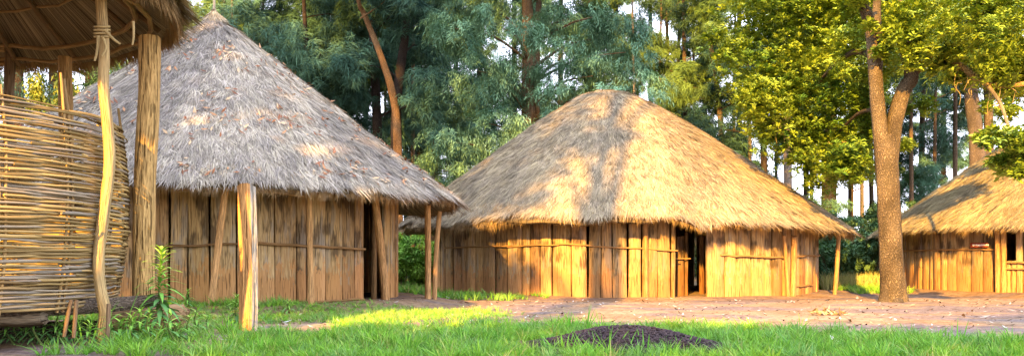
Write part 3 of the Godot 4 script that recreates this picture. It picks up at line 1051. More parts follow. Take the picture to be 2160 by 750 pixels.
# a tall wood tree: trunk through given photo columns at depth z; crown blobs at heights
func wood_tree(z: float, path: Array, r: float, col: Color, label: String, spray: String, ca: Color, cb: Color, spec: Dictionary) -> Node3D:
	var base := P(path[0][0], HY, z)
	base.y = -0.1
	var t := thing("forest_tree", base, label, "tree", "tall trees behind the huts")
	var pts := [base]
	for q in path:
		if q[1] < 545: pts.append(P(q[0], q[1], z + rr(-0.3, 0.3)))
	var last: Vector3 = pts[pts.size() - 1]
	var prev: Vector3 = pts[pts.size() - 2]
	var height: float = spec.get("h", 19.0)
	var dirv := (last - prev).normalized()
	pts.append(last + Vector3(dirv.x * 0.5, 1, dirv.z * 0.5) * maxf(1.0, height - last.y))
	limb(t, "trunk", pts, r, r * 0.3, col, 9)
	var blobs := []
	var y0: float = spec.get("y0", 4.0)
	var nb: int = spec.get("blobs", 9)
	var spread: float = spec.get("spread", 2.4)
	for i in nb:
		var y := lerpf(y0, height, (i + rr(0.0, 0.8)) / nb)
		var f: float = (y - pts[0].y) / maxf(1.0, (pts[pts.size() - 1] as Vector3).y - pts[0].y)
		# point of the trunk at that height
		var on: Vector3 = pts[0]
		for k in pts.size() - 1:
			if (pts[k] as Vector3).y <= y and (pts[k + 1] as Vector3).y >= y:
				on = (pts[k] as Vector3).lerp(pts[k + 1], (y - pts[k].y) / maxf(0.01, pts[k + 1].y - pts[k].y))
		var a: float = i * 2.4 + rr(-0.5, 0.5)
		var o := Vector3(cos(a), 0, sin(a)) * spread * rr(0.45, 1.0)
		var ctr := on + o + Vector3(0, rr(-0.2, 0.5), 0)
		limb(t, "limb", [on + Vector3(0, -0.6, 0), on + o * 0.5 + Vector3(0, -0.2, 0), ctr], r * 0.28 * (1.0 - 0.5 * f), 0.015, col, 5)
		blobs.append([ctr, Vector3(rr(1.0, 1.6), rr(0.7, 1.2), rr(1.0, 1.6)) * float(spec.get("size", 1.0)), int(spec.get("n", 180))])
	crown(t, spray, 3, blobs, ca, cb, spec.get("scale", 1.0), spec.get("hang", 0.35), 0.5, 1.9)
	return t

func build_trees() -> void:
	rng.seed = 505
	var blue_a := Color(0.014, 0.040, 0.032)
	var blue_b := Color(0.12, 0.235, 0.145)
	var grn_a := Color(0.03, 0.07, 0.022)
	var grn_b := Color(0.17, 0.26, 0.06)
	var dark := "dark trunked tree with blue green foliage "
	var list := [
		# z, path, r, bark, label, spray, ca, cb, spec
		[40, [[595, 550], [590, 0]], 0.16, bark_dark, dark + "above the grey thatch peak", "fine", blue_a, blue_b, {"y0": 5.0, "h": 17, "n": 250, "size": 1.3, "scale": 1.0}],
		[36, [[655, 550], [650, 200], [640, 0]], 0.14, bark_dark, dark + "beside a thin leaning bough", "fine", blue_a, blue_b, {"y0": 4.5, "h": 16, "n": 250, "size": 1.3, "scale": 1.0}],
		[40, [[728, 550], [730, 200], [728, 0]], 0.26, bark_dark, dark + "with straight stem", "fine", blue_a, blue_b, {"y0": 6.0, "h": 18, "n": 250, "size": 1.3, "scale": 1.0}],
		[36, [[798, 550], [796, 300], [786, 80], [780, -80]], 0.24, bark_dark, dark + "standing just left of the forked pair", "fine", blue_a, blue_b, {"y0": 6.5, "h": 18, "n": 190}],
		[34, [[836, 550], [836, 330], [838, 200], [858, 50], [866, -60]], 0.26, bark_dark, "forked dark tree leaning right behind the grey roof", "fine", blue_a, blue_b, {"y0": 7.0, "h": 17, "n": 190}],
		[33, [[842, 550], [838, 300], [828, 200], [800, 110], [768, 30], [750, -30]], 0.19, Color(0.34, 0.19, 0.085), "slender orange brown tree curving left over the roof", "fine", blue_a, blue_b, {"y0": 10.0, "h": 17, "n": 170, "blobs": 5}],
		[46, [[886, 550], [884, 0]], 0.20, bark_dark, dark + "next to the weeping tree", "fine", blue_a, blue_b, {"y0": 4.0, "h": 20, "n": 250, "size": 1.3, "scale": 1.0}],
		[42, [[918, 550], [914, 180], [905, 0]], 0.22, bark_brown, "brown trunked tree half hidden by the weeping foliage", "fine", blue_a, blue_b, {"y0": 6.0, "h": 18, "n": 200}],
		[52, [[690, 550], [690, 0]], 0.22, bark_dark, dark + "far back in the left of the wood", "fine", blue_a, blue_b, {"y0": 2.5, "h": 22, "n": 250, "size": 1.6, "scale": 1.4}],
		[54, [[540, 550], [540, 0]], 0.22, bark_dark, dark + "far back behind the finial pole", "fine", blue_a, blue_b, {"y0": 2.5, "h": 22, "n": 240, "size": 1.6, "scale": 1.4}],
		[56, [[860, 550], [850, 0]], 0.22, bark_dark, dark + "far back between two nearer stems", "fine", blue_a, blue_b, {"y0": 2.5, "h": 22, "n": 250, "size": 1.6, "scale": 1.4}],
		[58, [[770, 550], [772, 0]], 0.22, bark_dark, dark + "deep in the wood, partly hidden", "fine", blue_a, blue_b, {"y0": 2.0, "h": 22, "n": 250, "size": 1.7, "scale": 1.4}],
		[60, [[960, 550], [962, 0]], 0.22, bark_dark, dark + "deep behind the weeping tree", "fine", blue_a, blue_b, {"y0": 2.0, "h": 22, "n": 250, "size": 1.7, "scale": 1.4}],
		[44, [[470, 550], [470, 0]], 0.16, bark_dark, dark + "right beside the finial pole", "fine", blue_a, blue_b, {"y0": 8.0, "h": 18, "n": 150}],
		# beyond the right slope of the wide hut: thin, open
		[50, [[1408, 550], [1410, 200], [1406, 0]], 0.15, bark_brown, "thin brown stem with sparse leaves against bright sky", "fine", blue_a, grn_b, {"y0": 4.5, "h": 20, "n": 121, "size": 1.25}],
		[54, [[1436, 550], [1430, 200], [1436, 0]], 0.15, bark_dark, "thin dark stem with sparse leaves against bright sky", "fine", blue_a, grn_b, {"y0": 5.0, "h": 20, "n": 121, "size": 1.25}],
		[48, [[1448, 550], [1446, 250], [1442, 0]], 0.17, bark_brown, "straight slender tree with tufted leaves above the golden roof", "fine", blue_a, grn_b, {"y0": 4.0, "h": 18, "n": 135, "size": 1.25}],
		[46, [[1536, 550], [1520, 250], [1500, 100], [1490, 0]], 0.18, bark_brown, "slender tree leaning left above the golden slope", "fine", grn_a, grn_b, {"y0": 3.5, "h": 18, "n": 162, "size": 1.25}],
		[58, [[1560, 550], [1560, 0]], 0.22, bark_dark, "far tree with loose blue green crown beyond the golden slope", "fine", blue_a, blue_b, {"y0": 2.5, "h": 22, "n": 130, "size": 1.3, "scale": 1.2}],
		[42, [[1618, 550], [1612, 340], [1605, 200]], 0.2, bark_dark, "dark tree with drooping bough behind the golden slope", "fine", blue_a, blue_b, {"y0": 3.2, "h": 12, "n": 202, "size": 1.25}],
		[36, [[1665, 550], [1662, 320], [1658, 150], [1655, 0]], 0.20, bark_grey, "straight grey trunk rising behind the broadleaf crown", "fine", grn_a, grn_b, {"y0": 9.0, "h": 17, "n": 162, "size": 1.25}],
		[42, [[1745, 550], [1744, 300], [1740, 0]], 0.27, bark_dark, "black trunk, thicker of a close pair, behind the eave", "fine", grn_a, grn_b, {"y0": 9.0, "h": 18, "n": 162, "size": 1.25}],
		[43, [[1760, 550], [1758, 300], [1757, 0]], 0.20, bark_dark, "black trunk, thinner of a close pair, behind the eave", "fine", grn_a, grn_b, {"y0": 9.0, "h": 18, "n": 148, "size": 1.25}],
		[50, [[1795, 550], [1796, 300], [1798, 0]], 0.19, bark_brown, "brown stem between the black pair and the forked tree", "fine", grn_a, grn_b, {"y0": 4.2, "h": 20, "n": 148, "size": 1.25}],
		[56, [[1842, 550], [1838, 300], [1836, 0]], 0.17, bark_brown, "pale brown stem close beside the forked trunk", "fine", grn_a, blue_b, {"y0": 4.2, "h": 20, "n": 148, "size": 1.25}],
		[50, [[1946, 550], [1946, 300], [1950, 150], [1952, 0]], 0.2, bark_brown, "brown stem with hanging blue green foliage right of the forked trunk", "fine", blue_a, blue_b, {"y0": 3.0, "blobs": 12, "h": 18, "n": 229, "size": 1.25}],
		[60, [[1990, 550], [1992, 0]], 0.2, bark_dark, "far stem with thin foliage behind the golden right roof", "fine", blue_a, blue_b, {"y0": 3.0, "blobs": 12, "h": 20, "n": 130, "scale": 1.2}],
		[36, [[2066, 550], [2064, 330], [2050, 200], [2042, 60], [2040, -60]], 0.34, Color(0.20, 0.15, 0.11), "thick grey brown trunk leaning left behind the right roof", "fine", grn_a, grn_b, {"y0": 8.0, "h": 18, "n": 229, "size": 1.25}],
		[38, [[2090, 550], [2088, 330], [2086, 150], [2082, -60]], 0.26, Color(0.22, 0.16, 0.11), "second trunk close behind the thick leaning one", "fine", grn_a, grn_b, {"y0": 8.0, "h": 18, "n": 202, "size": 1.25}],
		[60, [[1300, 550], [1300, 0]], 0.22, bark_dark, "far tree hidden behind the domed roof top", "fine", blue_a, grn_b, {"y0": 2.5, "h": 22, "n": 170, "size": 1.3, "scale": 1.2}],
		[62, [[1700, 550], [1704, 0]], 0.22, bark_dark, "far tree behind the broadleaf crown", "fine", grn_a, grn_b, {"y0": 8.0, "h": 20, "n": 150, "size": 1.3, "scale": 1.2}],
		[56, [[1010, 550], [1012, 0]], 0.22, bark_dark, "far stem behind the weeping tree, nearer the grey hut", "fine", blue_a, blue_b, {"y0": 2.0, "h": 20, "n": 150, "size": 1.6, "scale": 1.3}],
		[58, [[1085, 550], [1085, 0]], 0.22, bark_dark, "far stem close behind the weeping tree's trunk", "fine", blue_a, blue_b, {"y0": 2.0, "h": 20, "n": 150, "size": 1.6, "scale": 1.3}],
		[56, [[1180, 550], [1184, 0]], 0.22, bark_dark, "far stem right of the weeping tree's trunk", "fine", blue_a, blue_b, {"y0": 3.0, "h": 20, "n": 180, "size": 1.5, "scale": 1.3}],
		[60, [[1250, 550], [1246, 0]], 0.22, bark_dark, "far stem above the domed roof's left shoulder", "fine", blue_a, grn_b, {"y0": 3.0, "h": 20, "n": 240, "size": 1.5, "scale": 1.4}],
		[62, [[1375, 550], [1372, 0]], 0.2, bark_dark, "far loose tree right of the domed roof top", "fine", blue_a, grn_b, {"y0": 3.0, "h": 20, "n": 150, "size": 1.5, "scale": 1.2}],
		[64, [[1490, 550], [1486, 0]], 0.2, bark_dark, "far hazy tree over the middle of the golden slope", "fine", blue_a, grn_b, {"y0": 3.0, "h": 20, "n": 150, "size": 1.5, "scale": 1.2}],
		# behind the wicker store
		[27, [[197, 550], [195, 200], [196, 0]], 0.30, Color(0.25, 0.16, 0.09), "thick brown trunk seen between wicker store and grey roof", "willow", grn_a, grn_b, {"y0": 6.0, "h": 14, "n": 200}],
		[34, [[40, 550], [36, 0]], 0.26, bark_dark, "dark tree behind the wicker rim", "willow", blue_a, blue_b, {"y0": 2.5, "h": 14, "n": 260, "spread": 3.0}],
		[38, [[110, 550], [110, 0]], 0.22, bark_dark, "pale leaved tree behind the wicker rim", "willow", blue_a, blue_b, {"y0": 2.5, "h": 14, "n": 260, "spread": 3.0}],
		[40, [[300, 550], [300, 0]], 0.22, bark_dark, "tree hidden behind the left slope of the grey roof", "fine", blue_a, blue_b, {"y0": 4.5, "h": 16, "n": 180}],
	]
	for a in list:
		wood_tree(a[0], a[1], a[2], a[3], a[4], a[5], a[6], a[7], a[8])

	# slender bare stems that stripe the wood
	rng.seed = 545
	var stems := [[500, 39, 0.08, "beside the finial pole"], [562, 44, 0.10, "over the upper grey slope"], [620, 42, 0.09, "over the middle of the grey slope"], [675, 45, 0.11, "left of the straight dark trunk"], [752, 43, 0.10, "right of the straight dark trunk"], [815, 47, 0.10, "between the curved and the forked tree"], [870, 38, 0.11, "right of the forked pair"], [900, 50, 0.10, "next to the brown half hidden trunk"],
		[1345, 45, 0.09, "over the domed roof's right shoulder"], [1385, 48, 0.10, "left of the thin brown stem"], [1470, 52, 0.10, "right of the straight slender tree"], [1545, 47, 0.10, "beside the left leaning tree"], [1585, 44, 0.11, "over the lower golden slope"], [1640, 50, 0.11, "left of the straight grey trunk"], [1715, 47, 0.12, "left of the black trunk pair"], [1820, 45, 0.11, "left of the forked trunk"], [1925, 46, 0.12, "right of the forked trunk"], [1970, 48, 0.11, "over the right roof's low edge"], [2015, 44, 0.13, "left of the thick leaning trunk"]]
	for e in stems:
		var zz: float = e[1]
		var lean := rr(-12, 12)
		wood_tree(zz, [[e[0], 550], [e[0] + lean * 0.5, 250], [e[0] + lean, 0]], e[2], [bark_brown, bark_brown * 1.4, bark_grey][rng.randi() % 3], "slim stem with thin high leaves " + e[3], "fine", blue_a, grn_b, {"y0": 9.0, "h": 17, "n": 90, "blobs": 5, "size": 1.1, "scale": 0.9})

	# the broad weeping tree behind the gap between the huts
	rng.seed = 515
	var wz := 34.0
	var wb := P(1118, HY, wz)
	wb.y = -0.1
	var wt := thing("weeping_tree", wb, "broad tree with thick brown trunk and hanging willow-like leaves", "tree")
	limb(wt, "trunk", [wb, P(1118, 400, wz), P(1116, 250, wz), P(1116, 100, wz), P(1112, -40, wz), P(1110, -250, wz)], 0.36, 0.16, Color(0.24, 0.155, 0.085), 11)
	limb(wt, "trunk", [wb + Vector3(0.35, 0, 0.1), P(1134, 380, wz), P(1130, 250, wz), P(1132, 100, wz), P(1140, -60, wz)], 0.22, 0.10, Color(0.20, 0.13, 0.075), 9)
	var blobs := []
	for q in [[960, 60, 170], [1010, 150, 150], [950, 190, 140], [1030, 260, 140], [960, 300, 140], [1000, 340, 120], [935, 360, 100], [1060, 60, 130], [1060, 190, 120], [1080, 300, 120], [1020, 20, 150],
			[1200, 40, 150], [1270, 80, 160], [1190, 130, 130], [1250, 160, 140], [1320, 110, 120], [1180, 230, 120], [1310, 30, 140], [1150, 300, 100], [1230, 230, 90], [1080, 380, 90], [960, 420, 80], [1330, 190, 70], [1140, 20, 120], [1160, -60, 200], [1000, -60, 200], [1290, -60, 200]]:
		var ctr := P(q[0], q[1], wz + rr(-2.6, 1.6))
		blobs.append([ctr, Vector3(1.15, 0.85, 1.15), int(q[2] * 2.3)])
		var on := P(1116, minf(q[1] + 70, 420), wz)
		limb(wt, "limb", [on, (on + ctr) * 0.5 + Vector3(0, 0.35, 0), ctr], 0.07, 0.015, Color(0.20, 0.13, 0.07), 5)
	crown(wt, "willow", 3, blobs, Color(0.04, 0.10, 0.06), Color(0.25, 0.42, 0.22), 0.9, 0.4, 0.5, 1.5)

	# the forked broadleaf tree in the sun
	rng.seed = 525
	var z := 19.6
	var b := P(1884, 640, z)
	var ft := thing("forked_tree", Vector3(b.x, 0, b.z), "sunlit forked broadleaf tree with yellow green leaves beside the right hut", "tree")
	var bk := Color(0.18, 0.13, 0.075)
	var fb := "pole"
	limb(ft, "trunk", [Vector3(b.x, -0.15, b.z), P(1883, 600, z), P(1880, 520, z), P(1876, 430, z), P(1872, 340, z), P(1871, 285, z)], 0.27, 0.235, bk, 14, "bark")
	for s in [[1862, 668, 1872, 600], [1912, 662, 1898, 590], [1890, 680, 1888, 610]]:
		var q := P(s[0], 645, z - 0.2)
		limb(ft, "root", [Vector3(q.x, -0.12, q.z + (0.3 if s[0] == 1890 else 0.0)), P((s[0] + s[2]) * .5, 630, z - 0.12), P(s[2], s[3] - 20, z)], 0.15, 0.11, bk, 8)
	limb(ft, "limb", [P(1867, 360, z), P(1859, 280, z), P(1852, 210, z), P(1846, 130, z), P(1838, 60, z), P(1815, -20, z - .2), P(1800, -120, z)], 0.175, 0.10, bk, 10)
	limb(ft, "limb", [P(1848, 160, z), P(1852, 90, z + .2), P(1850, 20, z + .4), P(1856, -80, z + .5)], 0.14, 0.08, bk * 0.8, 8)
	limb(ft, "limb", [P(1876, 360, z), P(1888, 260, z), P(1908, 190, z), P(1924, 160, z), P(1910, 90, z), P(1905, 0, z), P(1900, -120, z)], 0.175, 0.10, bk, 10)
	limb(ft, "limb", [P(1922, 160, z), P(1950, 135, z), P(1990, 118, z - .2), P(2030, 140, z - .5), P(2080, 175, z - .8), P(2130, 180, z - 1.0), P(2200, 170, z - 1.2)], 0.11, 0.05, Color(0.46, 0.31, 0.12), 8)
	limb(ft, "limb", [P(1845, 120, z), P(1800, 110, z + 1.2), P(1740, 160, z + 2.4), P(1700, 220, z + 3.4)], 0.08, 0.03, bk * 0.8, 7)
	limb(ft, "limb", [P(1852, 230, z), P(1810, 240, z + 1.2), P(1760, 290, z + 2.6)], 0.06, 0.02, bk * 0.8, 6)
	blobs = []
	for q in [[1600, 30, 130, .9], [1560, 110, 60, .7], [1680, 20, 150, 1], [1760, 40, 140, 1], [1640, 110, 140, .9], [1590, 170, 120, .8], [1700, 120, 140, .9], [1640, 220, 150, .85], [1720, 210, 150, .9], [1790, 200, 140, .8], [1680, 290, 150, .85],
			[1760, 290, 160, .85], [1810, 290, 120, .7], [1720, 350, 130, .75], [1780, 360, 110, .7], [1800, 120, 100, .8], [1830, 340, 60, .45], [1740, -40, 200, 1.1], [1620, -50, 200, 1.1], [1850, -40, 160, 1], [1840, 30, 80, .7],
			[1940, 20, 140, .9], [2000, 60, 160, 1], [1960, 110, 90, .7], [2070, 40, 180, 1], [2130, 30, 160, 1], [2090, 110, 150, .9], [2150, 110, 150, .9], [2110, 190, 90, .8], [2160, 220, 100, .8], [2000, -40, 200, 1.1], [2110, -50, 220, 1.1], [2140, 320, 90, .6], [2170, 280, 90, .7], [2085, 300, 22, .4], [2200, 120, 160, 1], [1900, 290, 30, .35], [1925, 230, 24, .4], [2050, 120, 90, .7], [2010, 110, 70, .6], [2130, 150, 110, .8], [2100, 250, 40, .5], [2150, 330, 80, .55], [1835, 15, 40, .55], [1880, 40, 50, .55], [1915, 60, 50, .5], [1862, 110, 26, .4], [1930, 125, 40, .45], [1975, 100, 50, .5], [2020, 128, 50, .5], [2065, 150, 50, .5], [2110, 165, 50, .55], [2150, 160, 60, .6], [1900, -30, 90, .8]]:
		var front: bool = q[1] > 250 and q[0] > 1935
		var dz := rr(-5.0, -4.0) if front else rr(2.2, 5.5)
		if q[0] > 2060 and q[1] < 140 and rng.randf() < 0.45: dz = rr(-1.6, 0.6)
		if q[0] > 1775 and q[0] < 1935: dz = rr(0.9, 2.4)
		if q[3] <= 0.6 and q[1] < 180 and q[0] > 1830: dz = rr(-1.1, -0.3)
		var right_side: bool = q[0] >= 1935
		blobs.append([P(q[0], q[1], z + dz), Vector3(1.0, 0.78, 1.0) * float(q[3]) * (1.0 + dz * 0.045), int(q[2] * (1.8 if right_side else 2.6))])
	crown(ft, "broad", 3, blobs, Color(0.07, 0.14, 0.018), Color(0.34, 0.42, 0.045), 0.95, 0.3, 0.6, 2.2)
	limb(ft, "limb", [P(2080, 175, z - .8), P(2110, 215, z - 2.2), P(2130, 270, z - 3.6), P(2150, 310, z - 4.5)], 0.05, 0.015, Color(0.40, 0.28, 0.12), 6)
	# bare hanging twigs
	for q in [[2035, 142, -0.5], [2085, 176, -0.8], [2062, 162, -0.7], [2120, 180, -1.0], [1700, 240, 2.6], [1640, 250, 2.4], [1760, 300, 2.2]]:
		for k in 3:
			var p0 := P(q[0] + rr(-16, 16), q[1], z + q[2])
			var pts := [p0]
			for s in 4:
				p0 += Vector3(rr(-0.13, 0.13), rr(-0.22, 0.0), rr(-0.1, 0.1))
				pts.append(p0)
			limb(ft, "twig", pts, 0.011, 0.005, Color(0.36, 0.27, 0.12), 4, "withy")

	# trees standing behind the viewer: they throw the shade over the left huts and the grass
	rng.seed = 535
	var shade := [
		[Vector3(-18, 0, 14), [[-20.0, 15.5, 13, 3.4, 3.2], [-16.5, 12.6, 12.5, 2.6, 2.2], [-17.0, 17.6, 13, 3.2, 2.6], [-15.0, 15.0, 12, 2.6, 2.2]]],
		[Vector3(-12, 0, 15), [[-13.0, 15.6, 12.5, 2.6, 2.4], [-12.0, 18.6, 13, 2.6, 2.0], [-14.0, 12.2, 12.5, 1.5, 1.6], [-11.5, 8.3, 13, 2.4, 1.3], [-8.6, 8.6, 13.4, 2.2, 1.2], [-10.0, 16.8, 13.5, 2.0, 1.7], [-10.3, 13.8, 13, 1.7, 1.4]]],
		[Vector3(-7, 0, 14.5), [[-8.6, 17.0, 13, 1.9, 2.0], [-9.0, 19.2, 13.5, 2.2, 1.8], [-10.6, 15.6, 13.2, 1.4, 1.2], [-7.6, 18.2, 13.2, 1.3, 1.5], [-5.6, 8.4, 13, 2.6, 1.3], [-3.0, 8.7, 13.4, 2.0, 1.1]]],
		[Vector3(0.5, 0, 14), [[-0.6, 8.4, 13, 2.6, 1.3], [2.6, 8.6, 13.5, 3.0, 1.5], [1.0, 10.0, 13.4, 1.8, 0.8], [-1.5, 6.6, 13.0, 2.6, 1.0]]],
	]
	for q in [[-24, 25.5], [-20, 27.5], [-16, 25], [-12, 27], [-8.7, 25.2]]:
		shade.append([Vector3(q[0], 0, 17.5 + q[1] * 0.05), [[q[0], q[1], 17, 3.0, 2.4], [q[0] + 1.6, q[1] + 2.6, 17.5, 2.6, 2.2], [q[0] - 1.0, q[1] + 4.0, 18, 2.2, 1.8], [q[0] + 3.4, q[1] + 0.8, 17.5, 1.9, 1.6]]])
	var names := ["leafy shade tree behind the viewer, farthest from the right hut", "tall shade tree behind the viewer, facing the grey roof", "tall shade tree behind the viewer, facing the wide hut", "low spreading shade tree behind the viewer, facing the right hut"]
	for i in shade.size():
		var base: Vector3 = shade[i][0]
		var t := thing("shade_tree", base, names[i] if i < 4 else "very tall straight tree in the back row behind the viewer", "tree", "shade trees behind the viewer")
		var peak: float = 18.0 if i < 3 else (8.5 if i == 3 else 29.0)
		limb(t, "trunk", [base + Vector3(0, -0.2, 0), base + Vector3(0.1, peak * .4, 0), base + Vector3(-0.1, peak, 0)], 0.35, 0.12, bark_brown, 9)
		blobs = []
		for q in shade[i][1]:
			var ctr := Vector3(q[0], q[1], q[2])
			limb(t, "limb", [base + Vector3(0, q[1] * 0.72, 0), (base + ctr) * 0.5 + Vector3(0, q[1] * 0.42, 0), ctr], 0.12, 0.03, bark_brown, 6)
			blobs.append([ctr, Vector3(q[3], q[4], q[3] * 0.8), int((1400.0 if i < 2 or q[1] < 10.5 else 620.0) * q[3] * q[4] / 9.0)])
		crown(t, "broad", 3, blobs, Color(0.05, 0.09, 0.02), Color(0.12, 0.16, 0.04), 1.7, 0.3, 0.8, 1.8)

# ---------------------------------------------------------------- shrubs and undergrowth
func shrub(at: Vector3, w: float, h: float, n: int, label: String, ca: Color, cb: Color, sc := 1.0, spray := "shrub") -> void:
	var t := thing("shrub", at, label, "shrub", "shrubs at the foot of the wood")
	for i in 5:
		var o := Vector3(rr(-w, w) * 0.5, h * rr(0.6, 0.95), rr(-w, w) * 0.3)
		limb(t, "stem", [at + Vector3(o.x * .2, -0.05, o.z * .2), at + o * 0.5 + Vector3(0, 0.1, 0), at + o], 0.022, 0.008, Color(0.2, 0.14, 0.08), 5)
	var blobs := []
	for i in 6:
		blobs.append([at + Vector3(rr(-w, w) * 0.5, h * rr(0.2, 0.8), rr(-w, w) * 0.35), Vector3(w * 0.34, h * 0.26, w * 0.34), n / 6])
	crown(t, spray, 2, blobs, ca, cb, sc, 0.2, 0.6)

func build_undergrowth() -> void:
	rng.seed = 606
	var ga := Color(0.11, 0.24, 0.04)
	var gb := Color(0.28, 0.46, 0.07)
	for e in [[850, 28.5, 1.2, 1.35, 700, "bright green leafy shrub seen under the grey eave"], [890, 29.2, 1.3, 1.5, 700, "light green shrub beside the wide hut's dark wall"], [868, 31.5, 2.2, 2.6, 800, "tall dark green shrub behind the brighter ones"], [815, 30.5, 1.5, 1.8, 400, "green shrub hidden behind the grey hut's door posts"]]:
		var p := P(e[0], HY, e[1])
		shrub(on_ground(p.x, p.z), e[2], e[3], e[4], e[5], ga, gb)
	var ba := Color(0.045, 0.10, 0.045)
	var bb := Color(0.12, 0.21, 0.08)
	for e in [[1752, 29.0, 1.5, 1.7, 700, "blue green shrub behind the last eave post"], [1790, 30.5, 1.8, 2.1, 800, "dense shrub between the eave post and the forked tree"], [1835, 29.5, 1.5, 1.7, 700, "leafy shrub close behind the forked trunk"], [1770, 34, 2.4, 2.9, 800, "tall shrub under the black trunk pair"], [1830, 36, 2.6, 2.6, 800, "broad shrub far behind the forked trunk"], [1700, 33, 2.2, 2.0, 500, "shrub half hidden by the golden eave"]]:
		var p := P(e[0], HY, e[1])
		shrub(on_ground(p.x, p.z), e[2], e[3], e[4], e[5], ba, bb)
	for e in [[1800, 40, 2.6, 3.4, 600, "tall loose bush in the wood left of the forked trunk"], [1855, 42, 2.6, 3.6, 600, "tall loose bush in the wood right behind the forked trunk"], [1915, 39, 2.4, 3.4, 600, "loose bush in the wood above the right roof's low edge"], [1965, 43, 2.8, 4.4, 600, "tall bush in the wood above the right roof"], [2020, 41, 2.8, 4.6, 600, "tall bush left of the thick leaning trunk"], [1690, 41, 2.6, 3.4, 500, "bush in the wood above the golden eave"]]:
		var p := P(e[0], HY, e[1])
		shrub(on_ground(p.x, p.z), e[2], e[3], e[4], e[5], ba, bb, 1.3)
	# sunlit bush beyond the store
	var q := P(172, HY, 24.5)
	shrub(on_ground(q.x, q.z), 2.0, 6.0, 1100, "yellow green sunlit bush behind the wicker store", Color(0.16, 0.19, 0.03), Color(0.34, 0.33, 0.05), 1.2)
	q = P(270, HY, 30)
	shrub(on_ground(q.x, q.z), 2.2, 8.2, 800, "yellow green bush behind the grey roof's left slope", Color(0.16, 0.19, 0.03), Color(0.34, 0.33, 0.05), 1.2)
	# low understorey as one far mass
	var xf := []
	var cs := []
	for i in 5200:
		var x := rr(-34, 44)
		var z := -rr(46, 74)
		var h := 1.3 + 2.2 * absf(n1.get_noise_2d(x * 0.16, z * 0.1)) * 2.0
		xf.append(Transform3D(Basis(Vector3.UP, rr(0, TAU)).scaled(Vector3.ONE * rr(1.8, 3.2)), Vector3(x, rr(0.1, h), z)))
		cs.append(mixc(Color(0.03, 0.07, 0.045), Color(0.11, 0.18, 0.07), rr(0, 1)))
	var o := multi("undergrowth", SPRAY.fine0, xf, cs, self)
	tag(o, "low dark undergrowth across the floor of the wood", "undergrowth", "", "stuff")

# a plant with a stem and whorls of lance-shaped leaves, each leaf a part
func whorled_plant(at: Vector3, h: float, leaves: int, len: float, label: String) -> void:
	var t := thing("whorled_plant", at, label, "plant", "leafy weeds by the wicker store")
	limb(t, "stem", [at + Vector3(0.08, -0.03, 0), at + Vector3(-0.03, h * 0.45, 0), at + Vector3(0, h * 0.9, 0)], 0.012, 0.006, Color(0.16, 0.22, 0.06), 6, "withy")
	var variants := []
	for v in 3:
		var mb := MB.new()
		var mbk := 5
		# ribbon with a fold, arching down
		for i in mbk + 1:
			var u := i / float(mbk)
			var w := 0.5 * sin(PI * (0.08 + 0.92 * u)) * 0.17 * (1.0 if i < mbk else 0.0)
			var y := 0.32 * u - (0.35 + 0.18 * v) * u * u
			mb.vert(Vector3(-w, y + 0.02, u * 0.95), Vector3.UP, Vector2(0, u), Color(0.9, 0.95, 0.9))
			mb.vert(Vector3(0, y, u), Vector3.UP, Vector2(.5, u), Color(1.1, 1.1, 1.0))
			mb.vert(Vector3(w, y + 0.02, u * 0.95), Vector3.UP, Vector2(1, u), Color(0.9, 0.95, 0.9))
		for i in mbk:
			for s in 2:
				var a := i * 3 + s
				mb.quad(a, a + 1, a + 4, a + 3)
		mb.smooth()
		variants.append(mb)
	var mats := []
	for k in 3:
		var m: StandardMaterial3D = M.weed_leaf.duplicate()
		m.albedo_color = [Color(0.13, 0.28, 0.08), Color(0.18, 0.38, 0.06), Color(0.32, 0.50, 0.07)][k].linear_to_srgb()
		mats.append(m)
	var meshes := []
	for k in 3:
		var rowm := []
		for v in 3: rowm.append((variants[v] as MB).mesh(mats[k]))
		meshes.append(rowm)
	for i in leaves:
		var f := float(i) / leaves
		var y := h * (0.22 + 0.70 * f)
		var a := i * 2.39996
		var s := len * lerpf(1.0, 0.5, f) * rr(0.85, 1.15)
		var pitch := lerpf(0.45, -0.75, f) + rr(-0.15, 0.15)
		var k := 2 if f > 0.6 else (1 if f > 0.3 else 0)
		part("leaf", meshes[k][i % 3], t, Transform3D((Basis(Vector3.UP, a) * Basis(Vector3.RIGHT, pitch)).scaled(Vector3.ONE * s), Vector3(lerpf(-0.02, 0, f), y, 0)))

